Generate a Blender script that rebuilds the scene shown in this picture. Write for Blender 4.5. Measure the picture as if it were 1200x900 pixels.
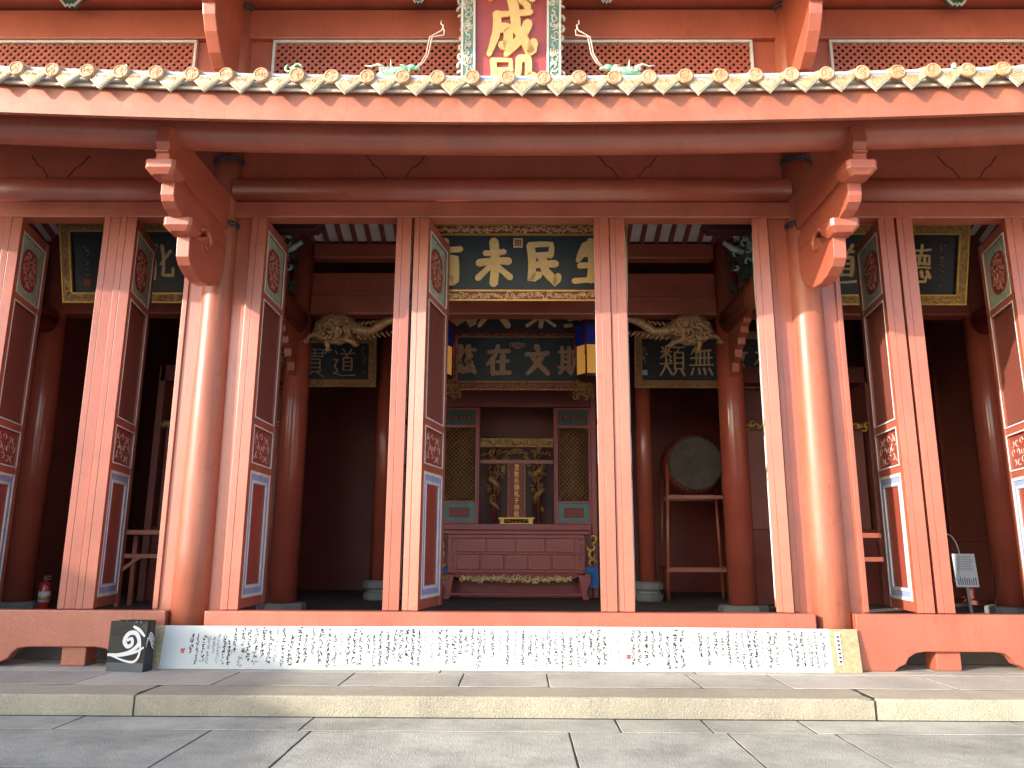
import bpy, math, random
from mathutils import Vector, Matrix
R = math.radians
scene = bpy.context.scene
for o in list(bpy.data.objects):
    bpy.data.objects.remove(o)
col = scene.collection

# ------------------------------------------------------------------ camera, sky, sun, exposure
cam_d = bpy.data.cameras.new("camera")
cam = bpy.data.objects.new("camera", cam_d)
col.objects.link(cam)
scene.camera = cam
cam_d.sensor_width = 36.0
cam_d.lens = 27.03
cam_d.clip_end = 3000.0
_p, _yw, _r = 0.21007, 0.00818, 0.00455
_fw = Vector((-math.sin(_yw)*math.cos(_p), math.cos(_yw)*math.cos(_p), math.sin(_p)))
_rt = Vector((math.cos(_yw), math.sin(_yw), 0))
_up = _rt.cross(_fw)
_rt2 = _rt*math.cos(_r) + _up*math.sin(_r)
_up2 = _up*math.cos(_r) - _rt*math.sin(_r)
M3 = Matrix((_rt2, _up2, -_fw)).transposed()
cam.matrix_world = Matrix.Translation((0.087, 0, 1.40)) @ M3.to_4x4()

SUN_EL, SUN_AZ = R(17.5), R(56.5)        # azimuth measured from the hall's front (-Y) towards -X
sun_dir = Vector((-math.sin(SUN_AZ)*math.cos(SUN_EL), -math.cos(SUN_AZ)*math.cos(SUN_EL), math.sin(SUN_EL)))
world = bpy.data.worlds.new("World")
scene.world = world
world.use_nodes = True
wn = world.node_tree
sky = wn.nodes.new("ShaderNodeTexSky")
sky.sky_type = 'NISHITA'
sky.sun_disc = False
sky.dust_density = 1.3
sky.sun_elevation = SUN_EL
sky.sun_rotation = math.atan2(sun_dir.x, sun_dir.y)
wn.links.new(sky.outputs[0], wn.nodes["Background"].inputs[0])
wn.nodes["Background"].inputs[1].default_value = 0.15
sun_d = bpy.data.lights.new("sun", 'SUN')
sun_d.energy = 2.0
sun_d.angle = R(0.55)
sun_d.color = (1.0, 0.92, 0.82)
sun = bpy.data.objects.new("sun", sun_d)
col.objects.link(sun)
sun.rotation_euler = (-sun_dir).to_track_quat('-Z', 'Y').to_euler()
scene.view_settings.view_transform = 'Standard'
scene.view_settings.look = 'None'
scene.view_settings.gamma = 1.0
scene.view_settings.exposure = 1.98

rng = random.Random(7)

# ------------------------------------------------------------------ materials
MATS = {}
def mat(name, base, rough=0.5, var=0.12, scale=3.0, bump=0.0, bscale=40.0, metal=0.0, coat=0.0,
        second=None, second_scale=1.5, second_amt=0.0, streak=0.0, emit=None, emit_s=0.0, spec=0.5, rvar=0.0, chips=None):
    m = bpy.data.materials.new(name)
    m.use_nodes = True
    nt = m.node_tree
    N, L = nt.nodes, nt.links
    b = N["Principled BSDF"]
    b.inputs["Roughness"].default_value = rough
    b.inputs["Metallic"].default_value = metal
    b.inputs["Specular IOR Level"].default_value = spec
    if coat:
        b.inputs["Coat Weight"].default_value = coat
        b.inputs["Coat Roughness"].default_value = 0.12
    geo = N.new("ShaderNodeNewGeometry")
    pos = geo.outputs["Position"]
    n1 = N.new("ShaderNodeTexNoise")
    n1.inputs["Scale"].default_value = scale
    n1.inputs["Detail"].default_value = 6
    L.new(pos, n1.inputs["Vector"])
    cr = N.new("ShaderNodeValToRGB")
    c = base
    cr.color_ramp.elements[0].position = 0.3
    cr.color_ramp.elements[1].position = 0.72
    cr.color_ramp.elements[0].color = (c[0]*(1-var), c[1]*(1-var), c[2]*(1-var), 1)
    cr.color_ramp.elements[1].color = (min(1, c[0]*(1+var)), min(1, c[1]*(1+var)), min(1, c[2]*(1+var)), 1)
    L.new(n1.outputs["Fac"], cr.inputs["Fac"])
    out = cr.outputs["Color"]
    if second:
        n2 = N.new("ShaderNodeTexNoise")
        n2.inputs["Scale"].default_value = second_scale
        n2.inputs["Detail"].default_value = 8
        n2.inputs["Roughness"].default_value = 0.65
        if streak:
            mp = N.new("ShaderNodeMapping")
            mp.inputs["Scale"].default_value = (1, 1, streak)
            L.new(pos, mp.inputs["Vector"])
            L.new(mp.outputs[0], n2.inputs["Vector"])
        else:
            L.new(pos, n2.inputs["Vector"])
        r2 = N.new("ShaderNodeValToRGB")
        r2.color_ramp.elements[0].position = 0.5
        r2.color_ramp.elements[1].position = 0.68
        r2.color_ramp.elements[0].color = (0, 0, 0, 1)
        r2.color_ramp.elements[1].color = (second_amt,)*3 + (1,)
        L.new(n2.outputs["Fac"], r2.inputs["Fac"])
        mx = N.new("ShaderNodeMix")
        mx.data_type = 'RGBA'
        L.new(r2.outputs["Color"], mx.inputs["Factor"])
        L.new(out, mx.inputs["A"])
        mx.inputs["B"].default_value = (*second, 1)
        out = mx.outputs["Result"]
    if chips:
        for sc_, lo, hi, am, cc in ((38, 0.70, 0.73, 0.8, chips), (7, 0.56, 0.75, 0.55, (base[0]*0.55, base[1]*0.5, base[2]*0.5))):
            n3 = N.new("ShaderNodeTexNoise"); n3.inputs["Scale"].default_value = sc_; n3.inputs["Detail"].default_value = 7; n3.inputs["Roughness"].default_value = 0.7
            L.new(pos, n3.inputs["Vector"])
            r3 = N.new("ShaderNodeValToRGB"); r3.color_ramp.elements[0].position = lo; r3.color_ramp.elements[1].position = hi
            r3.color_ramp.elements[0].color = (0, 0, 0, 1); r3.color_ramp.elements[1].color = (am, am, am, 1)
            L.new(n3.outputs["Fac"], r3.inputs["Fac"])
            m3 = N.new("ShaderNodeMix"); m3.data_type = 'RGBA'
            L.new(r3.outputs["Color"], m3.inputs["Factor"]); L.new(out, m3.inputs["A"]); m3.inputs["B"].default_value = (*cc, 1)
            out = m3.outputs["Result"]
        # hairline drying cracks running with the grain
        mp = N.new("ShaderNodeMapping"); mp.inputs["Scale"].default_value = (9, 9, 0.45); L.new(pos, mp.inputs["Vector"])
        n4 = N.new("ShaderNodeTexNoise"); n4.inputs["Scale"].default_value = 1.0; n4.inputs["Detail"].default_value = 3; L.new(mp.outputs[0], n4.inputs["Vector"])
        r4 = N.new("ShaderNodeValToRGB"); e = r4.color_ramp.elements
        e[0].position = 0.492; e[0].color = (0, 0, 0, 1); e[1].position = 0.508; e[1].color = (0, 0, 0, 1)
        k4 = e.new(0.5); k4.color = (0.5, 0.5, 0.5, 1)
        L.new(n4.outputs["Fac"], r4.inputs["Fac"])
        ms = N.new("ShaderNodeMath"); ms.operation = 'MULTIPLY'; L.new(r4.outputs["Color"], ms.inputs[0]); L.new(n1.outputs["Fac"], ms.inputs[1])
        m4 = N.new("ShaderNodeMix"); m4.data_type = 'RGBA'
        L.new(ms.outputs[0], m4.inputs["Factor"]); L.new(out, m4.inputs["A"]); m4.inputs["B"].default_value = (base[0]*0.3, base[1]*0.25, base[2]*0.25, 1)
        out = m4.outputs["Result"]
    L.new(out, b.inputs["Base Color"])
    if rvar:
        mr = N.new("ShaderNodeMapRange")
        mr.inputs["To Min"].default_value = max(0.02, rough-rvar)
        mr.inputs["To Max"].default_value = min(1, rough+rvar)
        L.new(n1.outputs["Fac"], mr.inputs["Value"])
        L.new(mr.outputs[0], b.inputs["Roughness"])
    if bump:
        nb = N.new("ShaderNodeTexNoise")
        nb.inputs["Scale"].default_value = bscale
        nb.inputs["Detail"].default_value = 5
        L.new(pos, nb.inputs["Vector"])
        bp = N.new("ShaderNodeBump")
        bp.inputs["Strength"].default_value = bump
        bp.inputs["Distance"].default_value = 0.02
        L.new(nb.outputs["Fac"], bp.inputs["Height"])
        L.new(bp.outputs[0], b.inputs["Normal"])
    if emit:
        b.inputs["Emission Color"].default_value = (*emit, 1)
        b.inputs["Emission Strength"].default_value = emit_s
    MATS[name] = m
    return m

mat('red', (0.40, 0.104, 0.060), 0.38, 0.12, 2.2, 0.10, 30, second=(0.45, 0.150, 0.092), second_scale=3.2, second_amt=0.3, streak=0.3, rvar=0.1, chips=(0.55, 0.33, 0.24), spec=0.9)
mat('red_col', (0.335, 0.098, 0.056), 0.46, 0.12, 1.6, 0.08, 22, second=(0.43, 0.175, 0.108), second_scale=4, second_amt=0.55, streak=0.12, rvar=0.14, chips=(0.55, 0.36, 0.27))
mat('red_lacquer', (0.38, 0.085, 0.052), 0.24, 0.12, 1.5, 0.03, 9, coat=0.4)
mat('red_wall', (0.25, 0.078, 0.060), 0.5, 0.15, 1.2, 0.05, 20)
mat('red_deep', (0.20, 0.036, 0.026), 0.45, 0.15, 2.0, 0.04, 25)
mat('red_altar', (0.36, 0.055, 0.060), 0.35, 0.12, 3.0, 0.03, 30)
mat('red_panel', (0.30, 0.062, 0.040), 0.38, 0.10, 3.0, 0.05, 60)
mat('fascia', (0.345, 0.112, 0.066), 0.5, 0.10, 2.5, 0.06, 25, second=(0.42, 0.19, 0.125), second_scale=3, second_amt=0.5, chips=(0.55, 0.38, 0.3))
mat('plaster', (0.62, 0.59, 0.54), 0.8, 0.08)
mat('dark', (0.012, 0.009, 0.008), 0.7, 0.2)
mat('dark_red', (0.06, 0.018, 0.014), 0.6, 0.2)
mat('gold', (0.62, 0.36, 0.085), 0.38, 0.18, 14, 0.1, 60, metal=0.35)
mat('gold_old', (0.42, 0.24, 0.085), 0.5, 0.3, 18, 0.25, 45, metal=0.25, second=(0.14, 0.07, 0.03), second_scale=22, second_amt=0.7)
mat('gold_letter', (0.76, 0.53, 0.22), 0.5, 0.08, 20, 0.1, 90)
mat('gold_pale', (0.72, 0.52, 0.25), 0.5, 0.15, 16, 0.2, 60, metal=0.1, second=(0.35, 0.22, 0.10), second_scale=30, second_amt=0.5)
mat('letter_old', (0.50, 0.33, 0.20), 0.6, 0.2, 20, 0.1, 60)
mat('black_board', (0.014, 0.016, 0.019), 0.42, 0.3, 6)
mat('blue_board', (0.020, 0.032, 0.042), 0.45, 0.25, 8, 0.04, 40)
mat('carve_red', (0.30, 0.045, 0.035), 0.5, 0.25, 25, 0.3, 40)
mat('carve_light', (0.50, 0.36, 0.32), 0.5, 0.2, 20)
mat('carve_pale', (0.42, 0.20, 0.15), 0.5, 0.35, 30, 0.2, 60)
mat('white_paint', (0.62, 0.62, 0.60), 0.5, 0.1, 8)
mat('blue_paint', (0.30, 0.36, 0.58), 0.45, 0.1, 8)
mat('palegreen', (0.34, 0.44, 0.36), 0.5, 0.2, 12)
mat('green', (0.03, 0.15, 0.09), 0.45, 0.25, 9)
mat('green_dark', (0.03, 0.07, 0.06), 0.5, 0.4, 14)
mat('teal', (0.10, 0.24, 0.22), 0.45, 0.15, 9)
mat('collar', (0.055, 0.05, 0.055), 0.6, 0.4, 40)
mat('ceramic_white', (0.50, 0.50, 0.42), 0.4, 0.28, 16, 0.25, 40, second=(0.20, 0.30, 0.20), second_scale=9, second_amt=0.7)
mat('ceramic_orange', (0.46, 0.25, 0.13), 0.45, 0.22, 18, 0.5, 45, second=(0.52, 0.40, 0.26), second_scale=6, second_amt=0.7)
mat('ceramic_drip', (0.48, 0.28, 0.15), 0.45, 0.25, 18, 0.5, 45, second=(0.50, 0.50, 0.38), second_scale=6, second_amt=0.8)
mat('ceramic_green', (0.22, 0.50, 0.30), 0.3, 0.3, 25, 0.4, 50, second=(0.68, 0.68, 0.5), second_scale=18, second_amt=0.8)
mat('ceramic_blue', (0.18, 0.28, 0.58), 0.3, 0.2, 14)
mat('mortar', (0.50, 0.47, 0.41), 0.75, 0.2, 9, 0.3, 30, second=(0.22, 0.19, 0.15), second_scale=7, second_amt=0.7)
mat('tile_tube', (0.40, 0.22, 0.13), 0.5, 0.25, 8, 0.2, 30)
mat('whisker', (0.50, 0.37, 0.31), 0.4, 0.1)
mat('ceiling_board', (0.80, 0.77, 0.74), 0.6, 0.12, 4)
mat('carved_wood', (0.52, 0.32, 0.16), 0.45, 0.3, 14, 0.3, 30, metal=0.15, second=(0.12, 0.06, 0.035), second_scale=20, second_amt=0.6)
mat('lantern_paper', (0.75, 0.42, 0.10), 0.7, 0.06, 5, emit=(1.0, 0.46, 0.09), emit_s=0.07)
mat('lantern_blue', (0.02, 0.04, 0.42), 0.6, 0.2, 12)
mat('drum_skin', (0.085, 0.068, 0.054), 0.7, 0.2, 6, second=(0.05, 0.038, 0.03), second_scale=4, second_amt=0.7)
mat('paper', (0.50, 0.52, 0.515), 0.8, 0.03, 1.2)
mat('ink', (0.02, 0.02, 0.022), 0.7, 0.2)
mat('ink_pale', (0.30, 0.31, 0.32), 0.8, 0.2)
mat('seal_red', (0.55, 0.05, 0.04), 0.7, 0.1)
mat('brocade', (0.36, 0.30, 0.17), 0.55, 0.22, 30, 0.1, 80, second=(0.30, 0.22, 0.10), second_scale=25, second_amt=0.6)
mat('bag_black', (0.011, 0.012, 0.014), 0.4, 0.3, 5, 0.1, 12)
mat('bag_grey', (0.09, 0.10, 0.11), 0.4, 0.2, 5)
mat('bag_white', (0.7, 0.7, 0.7), 0.5, 0.03)
mat('sign_white', (0.62, 0.64, 0.66), 0.35, 0.05)
mat('sign_ink', (0.12, 0.14, 0.18), 0.5, 0.1)
mat('metal_grey', (0.22, 0.22, 0.23), 0.4, 0.1, metal=0.7)
mat('ext_red', (0.42, 0.03, 0.02), 0.25, 0.1, coat=0.5)
mat('blue_cloth', (0.03, 0.14, 0.42), 0.7, 0.15)

def stone_mat(name, c1, c2, c3, stain, bump, speck=260):
    m = bpy.data.materials.new(name); m.use_nodes = True
    nt = m.node_tree; N, L = nt.nodes, nt.links
    b = N["Principled BSDF"]; b.inputs["Roughness"].default_value = 0.82
    b.inputs["Specular IOR Level"].default_value = 0.3
    geo = N.new("ShaderNodeNewGeometry"); oi = N.new("ShaderNodeObjectInfo")
    def noise(s, d=6, r=0.6, vec=None):
        n = N.new("ShaderNodeTexNoise"); n.inputs["Scale"].default_value = s
        n.inputs["Detail"].default_value = d; n.inputs["Roughness"].default_value = r
        L.new(vec or geo.outputs["Position"], n.inputs["Vector"]); return n.outputs["Fac"]
    def ramp(f, a, bb, ca, cb):
        r = N.new("ShaderNodeValToRGB"); r.color_ramp.elements[0].position = a; r.color_ramp.elements[1].position = bb
        r.color_ramp.elements[0].color = (*ca, 1); r.color_ramp.elements[1].color = (*cb, 1)
        L.new(f, r.inputs["Fac"]); return r.outputs["Color"]
    def mix(fac, a, bb, mode='MIX'):
        x = N.new("ShaderNodeMix"); x.data_type = 'RGBA'; x.blend_type = mode
        if isinstance(fac, float): x.inputs["Factor"].default_value = fac
        else: L.new(fac, x.inputs["Factor"])
        L.new(a, x.inputs["A"]); L.new(bb, x.inputs["B"]); return x.outputs["Result"]
    base = ramp(noise(1.1, 9, 0.7), 0.38, 0.62, c1, c2)
    base = mix(ramp(noise(0.9, 8, 0.7), 0.52, 0.66, (0, 0, 0), (0.75,)*3), base, ramp(noise(7), 0.3, 0.7, c3, c2))
    base = mix(ramp(noise(4.5, 9, 0.75), 0.55, 0.72, (0, 0, 0), (0.6,)*3), base, ramp(noise(3), 0.2, 0.8, stain, stain))
    base = mix(0.75, base, ramp(noise(speck, 2, 0.5), 0.36, 0.66, (0.62, 0.62, 0.60), (1.28, 1.27, 1.24)), 'MULTIPLY')
    rnd = N.new("ShaderNodeMapRange"); rnd.inputs["To Min"].default_value = 0.84; rnd.inputs["To Max"].default_value = 1.14
    L.new(oi.outputs["Random"], rnd.inputs["Value"])
    cmb = N.new("ShaderNodeCombineColor")
    for i in range(3): L.new(rnd.outputs[0], cmb.inputs[i])
    base = mix(1.0, base, cmb.outputs[0], 'MULTIPLY')
    L.new(base, b.inputs["Base Color"])
    ad = N.new("ShaderNodeMath"); ad.operation = 'ADD'
    L.new(noise(9, 7, 0.7), ad.inputs[0]); L.new(noise(70, 4, 0.6), ad.inputs[1])
    bp = N.new("ShaderNodeBump"); bp.inputs["Strength"].default_value = bump; bp.inputs["Distance"].default_value = 0.02
    L.new(ad.outputs[0], bp.inputs["Height"]); L.new(bp.outputs[0], b.inputs["Normal"])
    MATS[name] = m
stone_mat('stone_yard', (0.30, 0.295, 0.25), (0.51, 0.49, 0.415), (0.37, 0.375, 0.34), (0.58, 0.575, 0.53), 0.6)
stone_mat('stone_plat', (0.34, 0.32, 0.28), (0.48, 0.455, 0.395), (0.39, 0.375, 0.33), (0.52, 0.50, 0.45), 0.4)
stone_mat('stone_curb', (0.35, 0.315, 0.245), (0.45, 0.405, 0.31), (0.42, 0.345, 0.24), (0.36, 0.34, 0.29), 0.6, 160)
stone_mat('stone_base', (0.20, 0.21, 0.20), (0.30, 0.31, 0.29), (0.24, 0.25, 0.24), (0.36, 0.36, 0.34), 0.3)
stone_mat('stone_joint', (0.03, 0.03, 0.026), (0.05, 0.048, 0.04), (0.04, 0.045, 0.03), (0.07, 0.065, 0.055), 0.5)
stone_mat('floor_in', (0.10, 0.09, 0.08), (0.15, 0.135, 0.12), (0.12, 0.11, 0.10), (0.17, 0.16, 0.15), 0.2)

def pattern_mat(name, a, b, scale, axis='z', rough=0.45):
    """fine vertical slatted grille, too fine to pick apart"""
    m = bpy.data.materials.new(name); m.use_nodes = True
    nt = m.node_tree; N, L = nt.nodes, nt.links
    bs = N["Principled BSDF"]; bs.inputs["Roughness"].default_value = rough
    tc = N.new("ShaderNodeTexCoord")
    w = N.new("ShaderNodeTexWave"); w.wave_type = 'BANDS'
    w.bands_direction = {'x': 'X', 'y': 'Y', 'z': 'Z'}[axis]
    w.inputs["Scale"].default_value = scale; w.inputs["Distortion"].default_value = 0.0
    L.new(tc.outputs["Object"], w.inputs["Vector"])
    r = N.new("ShaderNodeValToRGB")
    r.color_ramp.elements[0].color = (*a, 1); r.color_ramp.elements[1].color = (*b, 1)
    L.new(w.outputs["Fac"], r.inputs["Fac"]); L.new(r.outputs["Color"], bs.inputs["Base Color"])
    bp = N.new("ShaderNodeBump"); bp.inputs["Strength"].default_value = 0.6; bp.inputs["Distance"].default_value = 0.01
    L.new(w.outputs["Fac"], bp.inputs["Height"]); L.new(bp.outputs[0], bs.inputs["Normal"])
    MATS[name] = m
pattern_mat('grille', (0.12, 0.028, 0.02), (0.30, 0.075, 0.05), 18, 'y')

# ------------------------------------------------------------------ mesh helpers
STUFFY = {'painted_curls', 'ink_writing', 'faded_ink_writing', 'carved_scrolls', 'carving', 'carved_body', 'dragon_scrolls', 'apron_carving', 'canopy_carving', 'surround_carving', 'gilded_strip', 'gilded_canopy', 'end_tracery', 'small_inscription', 'print_lines', 'print_figures', 'title_writing', 'drum_nails', 'carved_corner', 'carved_rim', 'inscription', 'painted_flowers'}
class MB:
    def __init__(self):
        self.v, self.f, self.sm, self.mi = [], [], [], []
        self.cm = 0
    def face(self, idx, smooth=False):
        self.f.append(tuple(idx)); self.sm.append(smooth); self.mi.append(self.cm)
    def box(self, x0, x1, y0, y1, z0, z1):
        n = len(self.v)
        self.v += [(x0,y0,z0),(x1,y0,z0),(x1,y1,z0),(x0,y1,z0),(x0,y0,z1),(x1,y0,z1),(x1,y1,z1),(x0,y1,z1)]
        for q in ((0,3,2,1),(4,5,6,7),(0,1,5,4),(1,2,6,5),(2,3,7,6),(3,0,4,7)):
            self.face([n+i for i in q])
        return self
    def prism(self, poly, axis, a, b, smooth=False):
        """poly in the plane across axis: 'x' -> (y,z), 'y' -> (x,z), 'z' -> (x,y)"""
        n = len(self.v); k = len(poly)
        def P(p, t):
            return {'x': (t, p[0], p[1]), 'y': (p[0], t, p[1]), 'z': (p[0], p[1], t)}[axis]
        self.v += [P(p, a) for p in poly] + [P(p, b) for p in poly]
        area = sum(poly[i][0]*poly[(i+1) % k][1]-poly[(i+1) % k][0]*poly[i][1] for i in range(k))
        flip = (area > 0) == (axis in ('x', 'z'))
        if axis == 'y': flip = area < 0
        f0 = [n+i for i in range(k)]; f1 = [n+k+i for i in range(k)]
        self.face(list(reversed(f0)) if flip else f0); self.face(f1 if flip else list(reversed(f1)))
        for i in range(k):
            j = (i+1) % k
            q = [n+i, n+j, n+k+j, n+k+i]
            self.face(q if flip else list(reversed(q)), smooth)
        return self
    def tube(self, pts, rad, n=8, caps=True):
        pts = [Vector(p) for p in pts]
        if not hasattr(rad, '__len__'): rad = [rad]*len(pts)
        b0 = len(self.v); up = None
        for i, p in enumerate(pts):
            t = (pts[min(i+1, len(pts)-1)]-pts[max(i-1, 0)]).normalized()
            if up is None:
                up = Vector((0, 0, 1)) if abs(t.z) < 0.9 else Vector((0, 1, 0))
            s = t.cross(up).normalized(); up = s.cross(t).normalized()
            for k in range(n):
                a = 2*math.pi*k/n
                self.v.append(tuple(p+(s*math.cos(a)+up*math.sin(a))*rad[i]))
        for i in range(len(pts)-1):
            for k in range(n):
                k2 = (k+1) % n
                self.face((b0+i*n+k, b0+i*n+k2, b0+(i+1)*n+k2, b0+(i+1)*n+k), True)
        if caps:
            self.face([b0+k for k in reversed(range(n))]); self.face([b0+(len(pts)-1)*n+k for k in range(n)])
        return self
    def lathe(self, prof, c=(0, 0, 0), n=32, smooth=True, rot=0.0):
        b0 = len(self.v)
        for r, z in prof:
            for k in range(n):
                a = 2*math.pi*k/n+rot
                self.v.append((c[0]+r*math.cos(a), c[1]+r*math.sin(a), c[2]+z))
        for i in range(len(prof)-1):
            for k in range(n):
                k2 = (k+1) % n
                self.face((b0+i*n+k, b0+i*n+k2, b0+(i+1)*n+k2, b0+(i+1)*n+k), smooth)
        self.face([b0+k for k in reversed(range(n))]); self.face([b0+(len(prof)-1)*n+k for k in range(n)])
        return self
    def blob(self, c, r, n=8, m=6):
        prof = [(max(1e-3, r[0]*math.sin(math.pi*i/m)), -r[2]*math.cos(math.pi*i/m)) for i in range(m+1)]
        b = len(self.v); self.lathe(prof, c, n)
        for i in range(b, len(self.v)):
            x, y, z = self.v[i]; self.v[i] = (x, c[1]+(y-c[1])*r[1]/r[0], z)
        return self
    def sweep_x(self, prof, x0, x1, n, zo, smooth=True, flat=None):
        """closed (y,z) profile swept along x, lifted by zo(x)"""
        b0 = len(self.v); k = len(prof)
        for i in range(n+1):
            x = x0+(x1-x0)*i/n; d = zo(x)
            self.v += [(x, p[0], p[1]+d) for p in prof]
        for i in range(n):
            for j in range(k):
                j2 = (j+1) % k
                self.face((b0+i*k+j, b0+(i+1)*k+j, b0+(i+1)*k+j2, b0+i*k+j2), smooth)
        self.face([b0+j for j in range(k)]); self.face([b0+n*k+j for j in reversed(range(k))])
        return self
    def curl(self, cx, cz, y, r, a0, turn, tr, n=9, side=5, plane='xz'):
        pts = []
        for i in range(n+1):
            t = i/n; rr = r*(1-0.78*t); a = a0+turn*t
            u, w = cx+rr*math.cos(a), cz+rr*math.sin(a)
            pts.append((u, y, w) if plane == 'xz' else (y, u, w))
        return self.tube(pts, [tr*(0.55+0.45*math.sin(math.pi*min(1, 0.15+i/n))) for i in range(n+1)], side)
    def mesh(self, name, mats):
        me = bpy.data.meshes.new(name)
        me.from_pydata(self.v, [], self.f)
        for m in (mats if isinstance(mats, (list, tuple)) else [mats]):
            me.materials.append(MATS[m])
        me.polygons.foreach_set("use_smooth", self.sm)
        me.polygons.foreach_set("material_index", self.mi)
        me.update()
        return me
    def build(self, name, mats, parent=None, bevel=0.0, loc=None, kind=None, seg=2):
        o = bpy.data.objects.new(name, self.mesh(name, mats))
        col.objects.link(o)
        if parent: o.parent = parent
        if loc: o.location = loc
        if bevel:
            b = o.modifiers.new("bevel", 'BEVEL'); b.width = bevel; b.segments = seg
            b.limit_method = 'ANGLE'; b.angle_limit = R(40)
        if kind or name in STUFFY: o["kind"] = kind or 'stuff'
        return o

def inst(me, name, parent, loc=(0, 0, 0), rot=(0, 0, 0), scale=(1, 1, 1), bevel=0.0):
    o = bpy.data.objects.new(name, me); col.objects.link(o)
    if parent: o.parent = parent
    o.location = loc; o.rotation_euler = rot; o.scale = scale
    if name in STUFFY: o['kind'] = 'stuff'
    if bevel:
        b = o.modifiers.new("bevel", 'BEVEL'); b.width = bevel; b.segments = 2
        b.limit_method = 'ANGLE'; b.angle_limit = R(40)
    return o
def thing(name, label, cat, loc=(0, 0, 0), rot=(0, 0, 0), group=None):
    o = bpy.data.objects.new(name, None); col.objects.link(o)
    o.empty_display_size = 0.2
    o.location = loc; o.rotation_euler = rot
    o["label"] = label; o["category"] = cat
    if group: o["group"] = group
    return o
def sub(name, parent, loc=(0, 0, 0), rot=(0, 0, 0)):
    o = bpy.data.objects.new(name, None); col.objects.link(o); o.parent = parent
    o.location = loc; o.rotation_euler = rot; o.empty_display_size = 0.1
    return o
def tag(o, label, cat, group=None):
    o["label"] = label; o["category"] = cat
    if group: o["group"] = group
    return o
def bx(*a): return MB().box(*a)

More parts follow.
